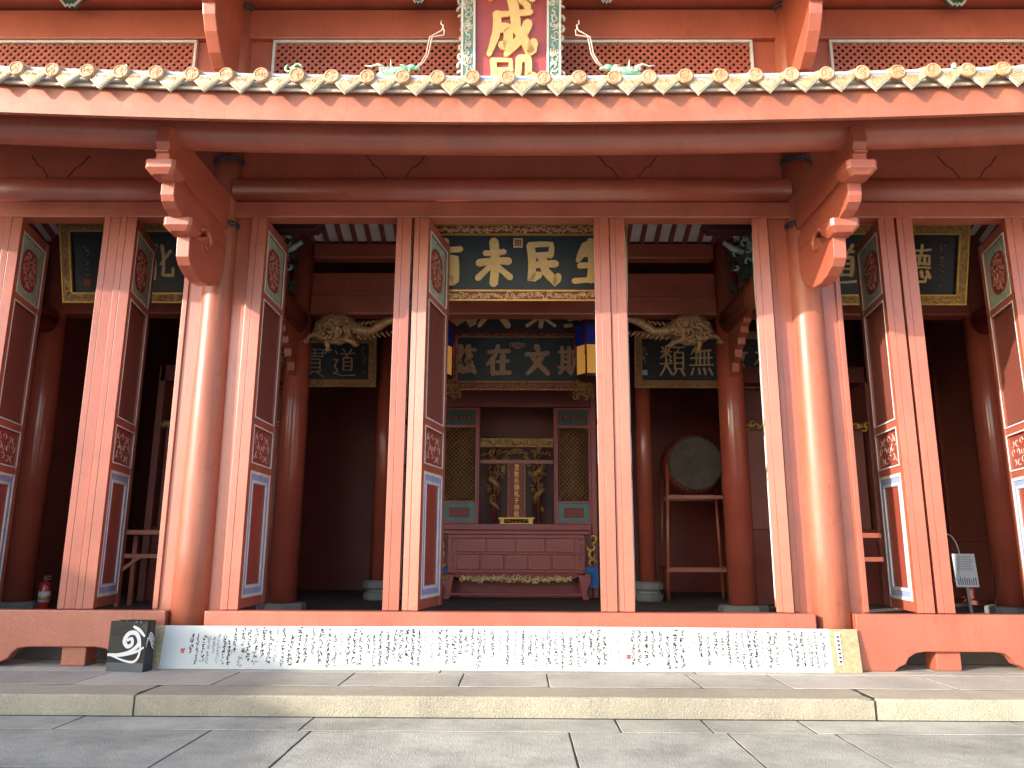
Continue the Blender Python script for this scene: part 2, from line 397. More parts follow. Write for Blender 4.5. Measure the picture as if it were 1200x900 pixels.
# brush characters: strokes on a 100 x 100 square
CH = {
'生': [((38,90),(18,56)), ((30,70),(80,73)), ((22,44),(78,46)), ((50,98),(50,12)), ((8,10),(92,13))],
'民': [((22,90),(76,92),(73,66)), ((24,66),(74,68)), ((22,90),(24,12),(44,24)), ((24,44),(86,48)), ((50,66),(60,32),(88,6),(92,20))],
'未': [((28,72),(76,75)), ((12,50),(88,54)), ((50,98),(50,4)), ((48,48),(10,16)), ((52,48),(92,18))],
'有': [((14,78),(90,81)), ((52,98),(36,66),(8,40)), ((36,58),(36,4)), ((36,58),(76,59),(76,10),(62,8)), ((38,42),(74,42)), ((38,27),(74,27))],
'文': [((48,98),(54,84)), ((8,71),(92,75)), ((72,72),(50,40),(12,6)), ((30,70),(54,38),(92,6))],
'在': [((12,78),(90,81)), ((48,98),(34,64),(6,36)), ((28,56),(28,4)), ((44,46),(88,48)), ((66,66),(66,8)), ((38,8),(94,10))],
'茲': [((10,82),(92,85)), ((35,97),(38,74)), ((66,97),(62,74)), ((32,68),(18,46),(34,46),(12,16),(42,18)), ((38,32),(46,10)), ((74,68),(60,46),(76,46),(54,16),(84,18)), ((80,32),(90,10))],
'斯': [((6,78),(56,80)), ((18,94),(18,28)), ((44,94),(44,28)), ((18,62),(44,62)), ((18,46),(44,46)), ((4,28),(60,29)), ((22,24),(8,6)), ((38,24),(52,8)), ((88,94),(66,82),(64,40),(54,4)), ((66,58),(96,60)), ((82,58),(82,0))],
'大': [((10,60),(90,66)), ((52,98),(46,55),(8,4)), ((50,58),(92,4))],
'成': [((18,73),(88,77)), ((22,74),(20,40),(6,6)), ((22,50),(44,51),(42,20),(32,22)), ((52,98),(60,50),(90,6),(95,26)), ((84,58),(64,28),(40,6)), ((70,96),(84,85))],
'殿': [((12,92),(50,92),(50,75)), ((14,75),(50,75)), ((14,92),(14,50),(2,6)), ((22,58),(54,60)), ((30,70),(30,34)), ((44,70),(44,34)), ((16,34),(58,36)), ((28,30),(16,10)), ((42,30),(54,14)), ((66,94),(64,70),(56,58)), ((66,94),(84,94),(84,66),(96,66)), ((60,46),(88,48),(58,4)), ((66,40),(96,4))],
'類': [((26,97),(26,58)), ((6,80),(48,80)), ((12,95),(18,85)), ((42,95),(34,85)), ((24,78),(6,60)), ((28,78),(46,62)), ((4,42),(50,44)), ((28,56),(24,36),(4,6)), ((28,40),(48,10)), ((40,56),(46,50)), ((56,93),(97,94)), ((76,92),(70,80)), ((60,78),(92,78),(92,26)), ((60,78),(60,26)), ((60,61),(92,61)), ((60,44),(92,44)), ((60,27),(92,27)), ((66,24),(54,6)), ((84,24),(97,6))],
'無': [((30,97),(12,72)), ((24,83),(88,85)), ((10,60),(92,62)), ((30,83),(30,38)), ((46,83),(46,38)), ((62,83),(62,38)), ((78,83),(78,38)), ((6,38),(95,40)), ((20,28),(12,8)), ((40,28),(44,10)), ((60,28),(66,10)), ((80,28),(92,8))],
'教': [((10,82),(50,84)), ((30,97),(30,66)), ((4,66),(56,68)), ((52,92),(8,44)), ((22,50),(44,51),(32,38)), ((32,38),(32,8),(20,10)), ((8,26),(54,30)), ((68,96),(56,66)), ((64,76),(97,78)), ((86,76),(58,6)), ((64,60),(97,6))],
'化': [((34,97),(8,50)), ((24,72),(24,4)), ((86,82),(48,44)), ((56,97),(56,14),(92,13),(93,34))],
'育': [((50,99),(52,90)), ((10,84),(92,86)), ((48,84),(26,66),(72,67)), ((64,77),(80,60)), ((32,54),(32,4)), ((32,54),(72,55),(72,8),(60,9)), ((34,40),(70,40)), ((34,26),(70,26))],
'德': [((26,97),(6,74)), ((28,72),(4,46)), ((20,58),(20,4)), ((40,86),(94,88)), ((66,99),(64,74)), ((42,72),(92,72),(92,52)), ((42,72),(42,52)), ((58,72),(58,52)), ((75,72),(75,52)), ((42,52),(92,52)), ((40,42),(94,43)), ((40,28),(34,8)), ((50,32),(54,8),(80,8),(84,22)), ((66,34),(70,20)), ((84,34),(96,18))],
'道': [((46,99),(54,88)), ((82,99),(72,86)), ((36,82),(96,84)), ((66,82),(58,70)), ((48,68),(82,68),(82,24)), ((48,68),(48,24)), ((48,53),(82,53)), ((48,39),(82,39)), ((48,25),(82,25)), ((14,92),(22,80)), ((6,62),(24,62),(12,38),(24,22),(8,14)), ((8,16),(40,6),(98,9))],
'侔': [((30,97),(8,52)), ((22,72),(22,4)), ((66,96),(46,70),(80,70)), ((80,82),(90,66)), ((48,60),(42,44)), ((46,50),(92,52)), ((36,30),(98,32)), ((68,62),(68,2))],
'昌': [((28,96),(72,96),(72,58)), ((28,96),(28,58)), ((28,77),(72,77)), ((28,58),(72,58)), ((18,46),(82,46),(82,4)), ((18,46),(18,4)), ((18,25),(82,25)), ((18,5),(82,5))],
'明': [((8,86),(38,86),(38,20)), ((8,86),(8,20)), ((8,54),(38,54)), ((8,20),(38,20)), ((56,92),(54,40),(44,4)), ((56,92),(92,93),(92,8),(78,8)), ((56,66),(92,66)), ((56,42),(92,42))],
'貫': [((22,95),(16,72)), ((22,95),(84,95),(80,72)), ((4,83),(96,84)), ((50,95),(48,72)), ((16,72),(82,72)), ((28,62),(72,62),(72,20)), ((28,62),(28,20)), ((28,48),(72,48)), ((28,34),(72,34)), ((28,20),(72,20)), ((38,16),(16,2)), ((62,16),(86,2))],
'聖': [((8,92),(46,92)), ((16,92),(16,52)), ((38,92),(38,46)), ((16,78),(38,78)), ((16,64),(38,64)), ((6,50),(46,54)), ((56,86),(88,86),(88,58)), ((56,86),(56,58)), ((56,58),(88,58)), ((18,36),(84,42)), ((14,22),(86,23)), ((50,38),(50,4)), ((4,4),(96,5))],
'集': [((30,97),(12,72)), ((26,84),(26,46)), ((56,99),(62,90)), ((26,84),(88,84)), ((26,71),(82,71)), ((26,58),(82,58)), ((26,46),(92,46)), ((56,84),(56,46)), ((6,32),(94,33)), ((50,42),(50,0)), ((46,30),(10,4)), ((54,30),(92,4))],
'至': [((12,92),(88,93)), ((50,92),(24,64),(78,66)), ((66,78),(84,56)), ((16,34),(84,35)), ((50,58),(50,6)), ((6,5),(94,6))],
'先': [((32,96),(16,70)), ((26,80),(82,82)), ((52,98),(52,50)), ((8,50),(92,52)), ((40,50),(34,24),(10,4)), ((60,50),(60,8),(92,8),(94,24))],
'師': [((24,98),(14,86)), ((14,84),(14,4)), ((14,84),(40,84),(40,56)), ((14,56),(40,56)), ((14,38),(42,38),(42,8)), ((14,8),(42,8)), ((50,92),(98,92)), ((74,92),(74,0)), ((56,70),(56,20)), ((56,70),(94,70),(94,22))],
'孔': [((8,88),(48,90),(32,70)), ((32,70),(32,8),(18,12)), ((4,42),(54,52)), ((66,94),(66,8),(94,8),(96,30))],
'子': [((18,88),(82,90),(52,66)), ((52,66),(52,6),(34,10)), ((6,48),(94,50))],
'神': [((22,98),(30,88)), ((6,80),(42,80),(8,40)), ((26,56),(26,2)), ((30,52),(42,42)), ((54,80),(96,80),(96,32)), ((54,80),(54,32)), ((54,57),(96,57)), ((54,33),(96,33)), ((75,98),(75,0))],
'位': [((32,97),(8,50)), ((22,70),(22,4)), ((62,97),(70,84)), ((42,76),(96,78)), ((54,64),(60,24)), ((84,64),(74,14)), ((38,8),(98,10))],
}
def glyph(mb, ch, cx, cz, w, h, y, t, width=0.085, seed=0):
    """raised brush strokes facing -Y, front at y-t"""
    rr = random.Random(seed+ord(ch))
    if len(CH[ch]) > 8: width *= 0.74
    for si, st in enumerate(CH[ch]):
        P = [Vector((cx+(p[0]-50)/100*w, cz+(p[1]-50)/100*h)) for p in st]
        # subdivide and round the corners a little
        Q = [P[0]]
        for i in range(len(P)-1):
            a, b = P[i], P[i+1]
            sag = (b-a).orthogonal()*rr.uniform(-0.03, 0.05)
            for k in (1, 2, 3, 4):
                tt = k/4
                Q.append(a.lerp(b, tt)+sag*math.sin(math.pi*tt))
        n = len(Q); bw = width*(w+h)/2*rr.uniform(0.85, 1.15)
        horiz = abs(P[-1].x-P[0].x) > abs(P[-1].y-P[0].y)
        wd = []
        for i in range(n):
            s = i/(n-1)
            f = 0.78+0.35*abs(s-0.45) if horiz else 1.12-0.12*s
            if not horiz and P[-1].x < P[0].x-0.1*w and s > 0.6: f *= 1-0.9*(s-0.6)
            wd.append(bw*f*(1 if horiz else 1.15)/2*1.25)
        left, right = [], []
        for i in range(n):
            d = (Q[min(i+1, n-1)]-Q[max(i-1, 0)]).normalized(); nn = Vector((-d.y, d.x))
            left.append(Q[i]+nn*wd[i]); right.append(Q[i]-nn*wd[i])
        d0 = (Q[1]-Q[0]).normalized(); d1 = (Q[-1]-Q[-2]).normalized()
        n0 = Vector((-d0.y, d0.x)); n1 = Vector((-d1.y, d1.x))
        capA = [Q[0]-d0*wd[0]*0.75-n0*wd[0]*0.45, Q[0]-d0*wd[0]*0.75+n0*wd[0]*0.45]
        capB = [Q[-1]+d1*wd[-1]*0.8+n1*wd[-1]*0.4, Q[-1]+d1*wd[-1]*0.8-n1*wd[-1]*0.4]
        yf = y-t-0.0008*si; b0 = len(mb.v)
        ring = capA+left+capB+list(reversed(right))
        mb.v += [(p.x, yf, p.y) for p in ring]+[(p.x, y, p.y) for p in ring]
        k = len(ring); N_ = n
        # front as quads strip: indices
        L0 = b0+2; Rr = lambda i: b0+2+N_+2+(N_-1-i)
        mb.face((b0, b0+1, L0, Rr(0))[::-1])
        for i in range(N_-1):
            mb.face((Rr(i), L0+i, L0+i+1, Rr(i+1))[::-1])
        mb.face((Rr(N_-1), L0+N_-1, b0+2+N_, b0+3+N_)[::-1])
        for i in range(k):
            j = (i+1) % k
            mb.face((b0+i, b0+j, b0+k+j, b0+k+i))
# ================================================================== THE SETTING
ZP = 0.1625
g = bx(-600, 600, -600, 900, -0.5, -0.03).build("courtyard_ground", 'stone_yard')
bx(-7.7, 8.1, 1.8, 6.93, -0.029, -0.003).build("joint_mortar", 'stone_joint', g)
g["kind"] = "structure"; g["label"] = "stone paved courtyard in front of the hall"
def slab(x0, x1, y0, y1, z0, z1, name, m, parent, gap=0.006, bev=0.004):
    """a worn stone: the outline wanders a little and the arris is chipped"""
    tl = rng.uniform(-0.0008, 0.0008)
    pts = []
    for (ax, ay), (bx_, by) in (((x0+gap, y0+gap), (x1-gap, y0+gap)), ((x1-gap, y0+gap), (x1-gap, y1-gap)), ((x1-gap, y1-gap), (x0+gap, y1-gap)), ((x0+gap, y1-gap), (x0+gap, y0+gap))):
        n = max(2, int(math.hypot(bx_-ax, by-ay)/0.16))
        for k in range(n): pts.append((ax+(bx_-ax)*k/n, ay+(by-ay)*k/n))
    cx, cy = (x0+x1)/2, (y0+y1)/2; n = len(pts); mb = MB()
    def inw(p, d):
        dx = d if p[0] < cx-(x1-x0)/2+gap+1e-4 else (-d if p[0] > cx+(x1-x0)/2-gap-1e-4 else 0)
        dy = d if p[1] < cy-(y1-y0)/2+gap+1e-4 else (-d if p[1] > cy+(y1-y0)/2-gap-1e-4 else 0)
        return p[0]+dx, p[1]+dy
    wv = [rng.uniform(0, bev*0.7) for _ in pts]
    ch = [bev*rng.choice((0.5, 0.7, 1.0, 1.0, 1.6)) for _ in pts]
    for p, w in zip(pts, wv): q = inw(p, w); mb.v.append((q[0], q[1], z0))
    for p, w, c in zip(pts, wv, ch): q = inw(p, w); mb.v.append((q[0], q[1], z1-c*0.8))
    for p, w, c in zip(pts, wv, ch): q = inw(p, w+c); mb.v.append((q[0], q[1], z1+tl*(1 if p[0] > cx else -1)))
    for l in (0, 1):
        for k in range(n):
            k2 = (k+1) % n; mb.face((l*n+k, l*n+k2, l*n+n+k2, l*n+n+k), l == 1)
    mb.face(list(range(2*n, 3*n)))
    return mb.build(name, m, parent)
rows = [(6.42, 6.885, [-7.6, -5.6, -3.55, -1.62, 0.9, 1.62, 2.42, 4.2, 6.0, 7.8]),
        (5.35, 6.42, [-7.3, -5.2, -4.0, -2.30, -1.52, 0.49, 1.72, 2.55, 4.4, 6.2, 7.9]),
        (4.25, 5.35, [-7.0, -4.9, -3.1, -1.9, -0.2, 1.3, 2.7, 4.6, 6.4, 8.0]),
        (3.10, 4.25, [-6.6, -4.5, -2.6, -0.9, 0.8, 2.3, 4.2, 6.1]),
        (1.90, 3.10, [-5.0, -3.2, -1.4, 0.4, 2.1, 3.9, 5.5])]
for y0, y1, xs in rows:
    for a, b in zip(xs[:-1], xs[1:]):
        slab(a, b, y0, y1, -0.12, 0.0, "paving_stone", 'stone_yard', g, 0.006)
pf = bx(-9.0, 9.0, 7.0, 19.0, -0.3, ZP-0.004).build("platform", 'stone_joint')
pf["kind"] = "structure"; pf["label"] = "low stone platform carrying the hall, one step above the courtyard"
xs = [-8.9, -6.2, -3.17, 3.12, 6.4, 8.9]
for a, b in zip(xs[:-1], xs[1:]):
    slab(a, b, 6.93, 7.43, -0.1, ZP, "kerb_stone", 'stone_curb', pf, 0.004, 0.018)
prow = [(7.43, 8.20, [-8.9, -6.9, -5.15, -4.0, -2.72, -1.55, -0.45, 0.38, 1.78, 2.6, 4.1, 5.5, 7.2, 8.9]),
        (8.20, 8.40, [-8.9, -6.0, -3.6, -0.7, 1.9, 4.3, 6.8, 8.9]),
        (8.40, 8.98, [-8.9, -7.4, -5.2, -3.9, -2.2, -0.4, 1.1, 2.9, 4.4, 5.8, 7.5, 8.9])]
for y0, y1, xs in prow:
    for a, b in zip(xs[:-1], xs[1:]):
        slab(a, b, y0, y1, 0.0, ZP, "platform_stone", 'stone_plat', pf, 0.0055)

# the two low galleries that close the courtyard on either side; the left one shades the lower left of the facade, the unseen right one is added to bounce sunlight into the shade
GX, GZ = 1.0, 5.2
def gallery(s, y0, y1, label):
    sg = thing("side_gallery", label, "gallery", (s*17.0, 0, 0))
    m = -s                                           # the open side faces the courtyard
    bx(*sorted((-m*4.0, -m*3.8)), y0, y1, 0, GZ-0.1).build("back_wall", 'plaster', sg)
    MB().prism([(m*GX, GZ-0.12), (m*GX, GZ), (-m*1.6, GZ+1.2), (-m*4.4, GZ), (-m*4.4, GZ-0.1), (-m*1.6, GZ+1.06)], 'y', y0, y1).build("roof", 'tile_tube', sg)
    n = int((y1-y0)/3)
    for i in range(n+1):
        MB().lathe([(0.19, 0), (0.18, GZ+0.1)], (0.0, y0+0.4+(y1-y0-0.8)*i/n, 0), 16).build("column", 'red', sg)
    bx(*sorted((-m*3.8, m*0.5)), y0, y1, -0.02, 0.15).build("plinth", 'stone_plat', sg)
gallery(-1, -10.0, 8.0, "low tiled gallery along the left edge of the courtyard")
gallery(1, -14.0, 8.0, "long low tiled gallery, unseen, added along the right edge of the courtyard to bounce light")

# ================================================================== THE HALL
hall = thing("temple_hall", "red painted timber temple hall with open folding doors under tiled eaves", "temple hall", (0, 0, 0))
YC, XC = 8.65, 3.46
FZ = 0.45
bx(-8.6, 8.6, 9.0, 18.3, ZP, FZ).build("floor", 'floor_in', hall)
# walls that close the room
for s in (-1, 1):
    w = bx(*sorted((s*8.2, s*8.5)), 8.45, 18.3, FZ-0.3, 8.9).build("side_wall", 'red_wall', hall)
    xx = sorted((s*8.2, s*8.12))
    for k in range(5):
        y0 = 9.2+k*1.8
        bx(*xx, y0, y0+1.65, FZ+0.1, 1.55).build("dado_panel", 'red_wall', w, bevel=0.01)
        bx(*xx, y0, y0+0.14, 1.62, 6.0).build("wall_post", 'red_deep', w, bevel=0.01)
    bx(*sorted((s*8.2, s*8.08)), 9.0, 18, 1.55, 1.63).build("dado_rail", 'red_wall', w, bevel=0.01)
    bx(*sorted((s*7.5, s*8.5)), YC-0.06, YC+0.06, ZP, 8.9).build("end_wall", 'red', hall)
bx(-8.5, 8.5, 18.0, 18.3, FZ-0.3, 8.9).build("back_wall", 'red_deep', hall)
bx(-8.6, 8.6, 8.75, 18.4, 8.9, 9.0).build("attic_floor", 'dark_red', hall)

# front columns
def ring_collar(x, y, z, r, parent):
    mb = MB().lathe([(r+0.004, 0), (r+0.018, 0.01), (r+0.018, 0.05), (r+0.004, 0.06)], (x, y, z), 32)
    for k in range(26):
        a = 2*math.pi*k/26
        c, s_ = math.cos(a), math.sin(a)
        p = Vector((x+(r+0.012)*c, y+(r+0.012)*s_, z))
        t = Vector((-s_, c, 0))*0.02
        mb.tube([p+Vector((0, 0, 0.01)), p+Vector((0, 0, -0.03))], [0.016, 0.004], 5)
    return mb.build("collar", 'collar', parent)
for s in (-1, 1):
    c = MB().lathe([(0.208, 0), (0.206, 1.2), (0.198, 2.6), (0.186, 4.0), (0.176, 5.2), (0.170, 6.15)], (s*XC, YC, ZP), 48).build("front_column", 'red_col', hall)
    ring_collar(s*XC, YC, 5.98, 0.172, c)
    ring_collar(s*XC, YC, 5.14, 0.181, c)
    # stone slab under the shaft
    bx(s*XC-0.3, s*XC+0.3, YC-0.2, YC+0.3, ZP+0.001, ZP+0.05).build("column_base", 'stone_base', hall, bevel=0.01)
    # door jambs on each side of the shaft
    for q in (-1, 1):
        x0 = s*XC+q*0.17; x1 = s*XC+q*0.40
        j = bx(*sorted((x0, x1)), YC-0.03, YC+0.16, ZP, 5.27).build("door_jamb", 'red', hall, bevel=0.012)
        bx(*sorted((x1-q*0.001, x1-q*0.06)), YC-0.055, YC-0.032, 0.74, 5.26).build("jamb_stop", 'red', j, bevel=0.006)
    MB().lathe([(0.205, 0), (0.17, 6.0)], (s*7.6, YC, ZP), 32).build("front_column", 'red_col', hall)

# tie beams, lintels, recess boards
def round_prof(yc, zc, ry, rz, n=24):
    return [(yc+ry*math.cos(2*math.pi*i/n), zc+rz*math.sin(2*math.pi*i/n)) for i in range(n)]
spans = [(-7.5, -XC-0.13), (-XC+0.13, XC-0.13), (XC+0.13, 7.5)]
for i, (a, b) in enumerate(spans):
    side = 0 if i == 1 else 1
    mb = MB(); zo = lambda x: 0
    mb.sweep_x(round_prof(YC-0.03, 5.615, 0.165, 0.165), a, b, 1, zo).build("tie_beam", 'red', hall)
    bx(a, b, YC-0.11, YC+0.10, 5.25, 5.452).build("lintel", 'red', hall, bevel=0.015)
    bd = bx(a, b, YC-0.02, YC+0.04, 5.74, 6.5).build("frieze_board", 'red', hall)
    for x in ((-1.42, 1.42) if not side else (math.copysign(5.55, a+b),)):
        for q in (-1, 1):
            MB().tube([(x+q*0.36, YC-0.021, 6.10), (x+q*0.27, YC-0.021, 5.97), (x+q*0.20, YC-0.021, 5.93), (x+q*0.13, YC-0.021, 5.82), (x+q*0.10, YC-0.021, 5.76)], 0.007, 5).build("scored_line", 'dark_red', bd)

# eaves purlin, fascia, soffit, roof
ez = lambda x: 0.0046*min(abs(x), 8.0)**2
MB().sweep_x(round_prof(7.15, 5.49, 0.17, 0.172), -8.4, 8.4, 48, ez).build("eaves_purlin", 'red', hall)
MB().sweep_x([(6.42, 5.235), (6.42, 5.515), (6.465, 5.53), (6.465, 5.235)], -8.4, 8.4, 48, ez, False).build("fascia_board", 'fascia', hall)
MB().sweep_x([(6.475, 5.46), (7.15, 5.62), (8.66, 6.25), (8.66, 6.34), (7.15, 5.71), (6.475, 5.55)], -8.4, 8.4, 48, ez, False).build("soffit", 'red', hall)
roof = MB().sweep_x([(6.38, 5.50), (6.38, 5.555), (8.60, 6.56), (8.60, 6.50)], -8.4, 8.4, 48, ez, False).build("lower_roof", 'tile_tube', hall)
MB().sweep_x([(6.372, 5.505), (6.372, 5.53), (6.419, 5.55), (6.419, 5.519)], -8.4, 8.4, 48, ez, False).build("eaves_batten", 'mortar', roof)
MB().sweep_x([(6.385, 5.56), (6.385, 5.688), (6.42, 5.70), (6.42, 5.57)], -8.4, 8.4, 48, ez, False).build("mortar_band", 'mortar', roof)
MB().sweep_x([(6.379, 5.63), (6.379, 5.662), (6.384, 5.662), (6.384, 5.63)], -8.4, 8.4, 48, ez, False).build("blue_band", 'ceramic_blue', roof)
# eaves tiles
sl = math.atan2(1.0, 2.22)
def tile_disc(seed):
  r2 = random.Random(seed)
  rt = MB()
  rt.lathe([(0.062, -0.01), (0.066, -0.008), (0.066, 0.012), (0.062, 0.016)], n=20)
  rt.v = [(x, -z, y) for x, y, z in rt.v]
  rt.tube([(0.054*math.cos(a), -0.016, 0.054*math.sin(a)) for a in [2*math.pi*i/16 for i in range(17)]], 0.007, 5, False)
  for i in range(8):
    a = r2.uniform(0, 6.28); q = 0.036*math.sqrt(r2.random())
    rt.curl(q*math.cos(a), q*math.sin(a), -0.016, r2.uniform(0.010, 0.018), a, r2.choice((-5, 5)), 0.005, 6, 4)
  rt.cm = 1
  rt.tube([(0, 0.01, 0), (0, 2.2, 2.2*math.tan(sl))], 0.058, 12)
  return rt.mesh("round_tile", ['ceramic_orange', 'tile_tube'])
rt_mes = [tile_disc(i) for i in range(6)]
dt = MB()
dpoly = [(-0.150, 0.085), (-0.153, 0.040), (-0.122, 0.016), (-0.078, -0.024), (-0.030, -0.072), (0, -0.104), (0.030, -0.072), (0.078, -0.024), (0.122, 0.016), (0.153, 0.040), (0.150, 0.085), (0.07, 0.062), (0, 0.055), (-0.07, 0.062)]
dt.prism(dpoly, 'y', -0.011, 0.011)
dt.tube([(p[0]*0.97, -0.012, p[1]+0.004) for p in dpoly[1:10]], 0.0065, 5)
dt.cm = 1
dt.prism([(p[0]*0.90, 0.004+p[1]*0.88) for p in dpoly], 'y', -0.021, -0.0113)
dt.curl(-0.03, 0.015, -0.022, 0.022, 0, 5.5, 0.006, 7, 4); dt.curl(0.03, 0.015, -0.022, 0.022, math.pi, -5.5, 0.006, 7, 4)
dt_me = dt.mesh("drip_tile", ['ceramic_white', 'ceramic_drip'])
SP = 0.3235
for i in range(-25, 26):
    x = i*SP-0.012
    inst(rng.choice(rt_mes), "round_tile", roof, (x+rng.uniform(-.005, .005), 6.305+rng.uniform(-.006, .006), 5.612+ez(x)+rng.uniform(-.004, .004)), (0, 0, rng.uniform(-.03, .03)), (rng.uniform(1.06, 1.14), 1, rng.uniform(1.06, 1.14)))
    xd = x+SP/2-0.035
    inst(dt_me, "drip_tile", roof, (xd, 6.325+rng.uniform(-.006, .006), 5.545+ez(xd)+rng.uniform(-.004, .004)), (R(-4), rng.uniform(-.07, .07), rng.uniform(-.06, .06)), (rng.uniform(0.97, 1.04), 1, rng.uniform(0.97, 1.08)))

# bracket arms on the front columns
def bracket(s):
    X = s*(XC-0.035)
    b = sub("eaves_bracket", hall)
    t = 0.068
    top = [(6.92, 5.10), (6.92, 5.19), (6.885, 5.20), (6.885, 5.22), (6.92, 5.24), (6.88, 5.30), (6.90, 5.48), (7.02, 5.50), (8.52, 5.50), (8.52, 5.075), (7.5, 5.075), (7.2, 5.10), (7.05, 5.10)]
    MB().prism(top, 'x', X-t, X+t).build("top_arm", 'red', b, bevel=0.008)
    mid = [(7.09, 5.0), (7.09, 4.84), (7.12, 4.78), (7.20, 4.735), (7.34, 4.71), (7.52, 4.74), (7.62, 4.80), (8.5, 4.80), (8.5, 4.985), (7.3, 5.0)]
    MB().prism(mid, 'x', X-t, X+t).build("middle_arm", 'red', b, bevel=0.008)
    bx(X-0.03, X+0.03, 7.2, 8.5, 4.97, 5.09).build("filler_web", 'red', b)
    low = [(7.53, 4.62), (7.55, 4.36), (7.62, 4.29), (7.76, 4.235), (7.95, 4.215), (8.12, 4.235), (8.24, 4.28), (8.42, 4.40), (8.50, 4.55), (8.5, 4.795), (8.02, 4.795), (7.9, 4.70), (7.8, 4.62)]
    MB().prism(low, 'x', X-t, X+t).build("lower_arm", 'red', b, bevel=0.008)
    for (yc, zc) in ((7.02, 5.055), (7.50, 4.665)):
        mb = MB()
        def ring(hx, hy, z):
            c = 0.03
            return [(X-hx+c, yc-hy, z), (X+hx-c, yc-hy, z), (X+hx, yc-hy+c, z), (X+hx, yc+hy-c, z), (X+hx-c, yc+hy, z), (X-hx+c, yc+hy, z), (X-hx, yc+hy-c, z), (X-hx, yc-hy+c, z)]
        lv = [(0.10, 0.10, zc-0.085), (0.145, 0.145, zc-0.035), (0.150, 0.150, zc-0.030), (0.150, 0.150, zc+0.055)]
        for l in lv: mb.v += ring(*l)
        for i in range(3):
            for k in range(8):
                k2 = (k+1) % 8
                mb.face((i*8+k, i*8+k2, i*8+8+k2, i*8+8+k))
        mb.face(list(range(7, -1, -1))); mb.face(list(range(24, 32)))
        mb.build("bearing_block", 'red', b, bevel=0.006)
    # scroll boss on the flank under the lower block
    for q in (-1, 1):
        MB().curl(7.92, 4.66, X+q*(t+0.012), 0.17, 2.4, -4.4, 0.03, 14, 6, 'yz').build("scroll_boss", 'red', b)
for s in (-1, 1): bracket(s)

# upper storey wall behind the lower roof
for a, b in ((-8.4, -3.98), (-3.02, 3.02), (3.98, 8.4)):
    w = sub("lattice_window", hall)
    fr = MB()
    z0, z1, y = 6.70, 7.665, 8.60
    fr.box(a, b, y-0.03, y+0.03, z1-0.035, z1+0.0); fr.box(a, b, y-0.03, y+0.03, z0, z0+0.035)
    fr.box(a, a+0.035, y-0.029, y+0.029, z0+0.035, z1-0.035); fr.box(b-0.035, b, y-0.029, y+0.029, z0+0.035, z1-0.035)
    fr.build("window_frame", 'white_paint', w, bevel=0.005)
    lt = MB(); p = 0.097; W = 0.017; x0, x1, zz0, zz1 = a+0.035, b-0.035, z0+0.035, z1-0.035; H = zz1-zz0
    for sgn, yy in ((1, y), (-1, y+0.003)):
        k = x0-H
        while k < x1+H:
            xa, za, xb, zb = (k, zz0, k+H, zz1) if sgn > 0 else (k, zz1, k+H, zz0)
            # clip to the opening
            def cl(xv, xa=xa, za=za, xb=xb, zb=zb): return za+(zb-za)*(xv-xa)/(xb-xa)
            ca, cb = max(xa, x0), min(xb, x1)
            if cb-ca > 0.02:
                A, B = (ca, cl(ca)), (cb, cl(cb)); nx, nz = -(B[1]-A[1]), B[0]-A[0]; l = math.hypot(nx, nz); nx, nz = nx/l*W, nz/l*W
                n = len(lt.v)
                for yv in (yy-0.006, yy+0.006):
                    lt.v += [(A[0]+nx, yv, A[1]+nz), (B[0]+nx, yv, B[1]+nz), (B[0]-nx, yv, B[1]-nz), (A[0]-nx, yv, A[1]-nz)]
                lt.face((n+3, n+2, n+1, n)); lt.face((n, n+1, n+5, n+4)); lt.face((n+2, n+3, n+7, n+6))
            k += p
    lt.build("lattice", 'red', w, kind="stuff")
for s in (-1, 1):
    bx(*sorted((s*3.0, s*3.99)), 8.62, 8.72, 6.5, 7.70).build("upper_wall_panel", 'red', hall)
    MB().lathe([(0.165, 0), (0.155, 1.75)], (s*3.46, 8.60, 6.5), 32).build("upper_column", 'red_col', hall)
    ring_collar(s*3.46, 8.60, 8.06, 0.157, hall)
    ub = sub("upper_bracket", hall)
    pr = [(8.10, 6.92), (7.93, 7.03), (7.78, 7.20), (7.69, 7.36), (7.66, 7.48), (7.50, 7.52), (7.47, 7.62), (7.36, 7.80), (7.30, 8.1), (7.30, 8.35), (8.50, 8.35), (8.50, 7.2), (8.35, 7.02)]
    MB().prism(pr, 'x', s*3.46-0.075, s*3.46+0.075).build("bracket_arm", 'red', ub, bevel=0.01)
    bx(s*3.46-0.14, s*3.46+0.14, 7.28, 7.58, 7.82, 7.94).build("bearing_block", 'red', ub, bevel=0.02)
bx(-8.4, 8.4, 8.63, 8.75, 6.45, 6.72).build("sill_beam", 'red', hall)
bx(-8.4, 8.4, 8.54, 8.74, 7.667, 8.075).build("upper_beam", 'red', hall, bevel=0.012)
bx(-8.4, 8.4, 8.42, 8.66, 8.13, 8.50).build("upper_plate", 'red', hall, bevel=0.02)
bx(-8.4, 8.4, 8.75, 8.80, 6.4, 9.0).build("attic_dark_sheet", 'dark', hall)  # near-black sheet, its colour stands in for the unlit open attic behind the lattice
def pendant(x, z, w):
    o = sub("green_pendant", hall)
    pts = [(-1, 0.46), (-0.93, 0.34), (-0.78, 0.27), (-0.62, 0.22), (-0.5, 0.13), (-0.36, 0.10), (-0.25, 0.05), (-0.14, 0.0), (-0.06, 0.025), (0, -0.01)]
    pts = pts+[(-p[0], p[1]) for p in reversed(pts[:-1])]
    P = [(x+p[0]*w/2, z+p[1]) for p in pts]
    MB().prism(P, 'y', 8.36, 8.41).build("shield", 'green', o)
    MB().tube([(p[0], 8.355, p[1]) for p in P], 0.016, 6).build("scalloped_rim", 'white_paint', o)
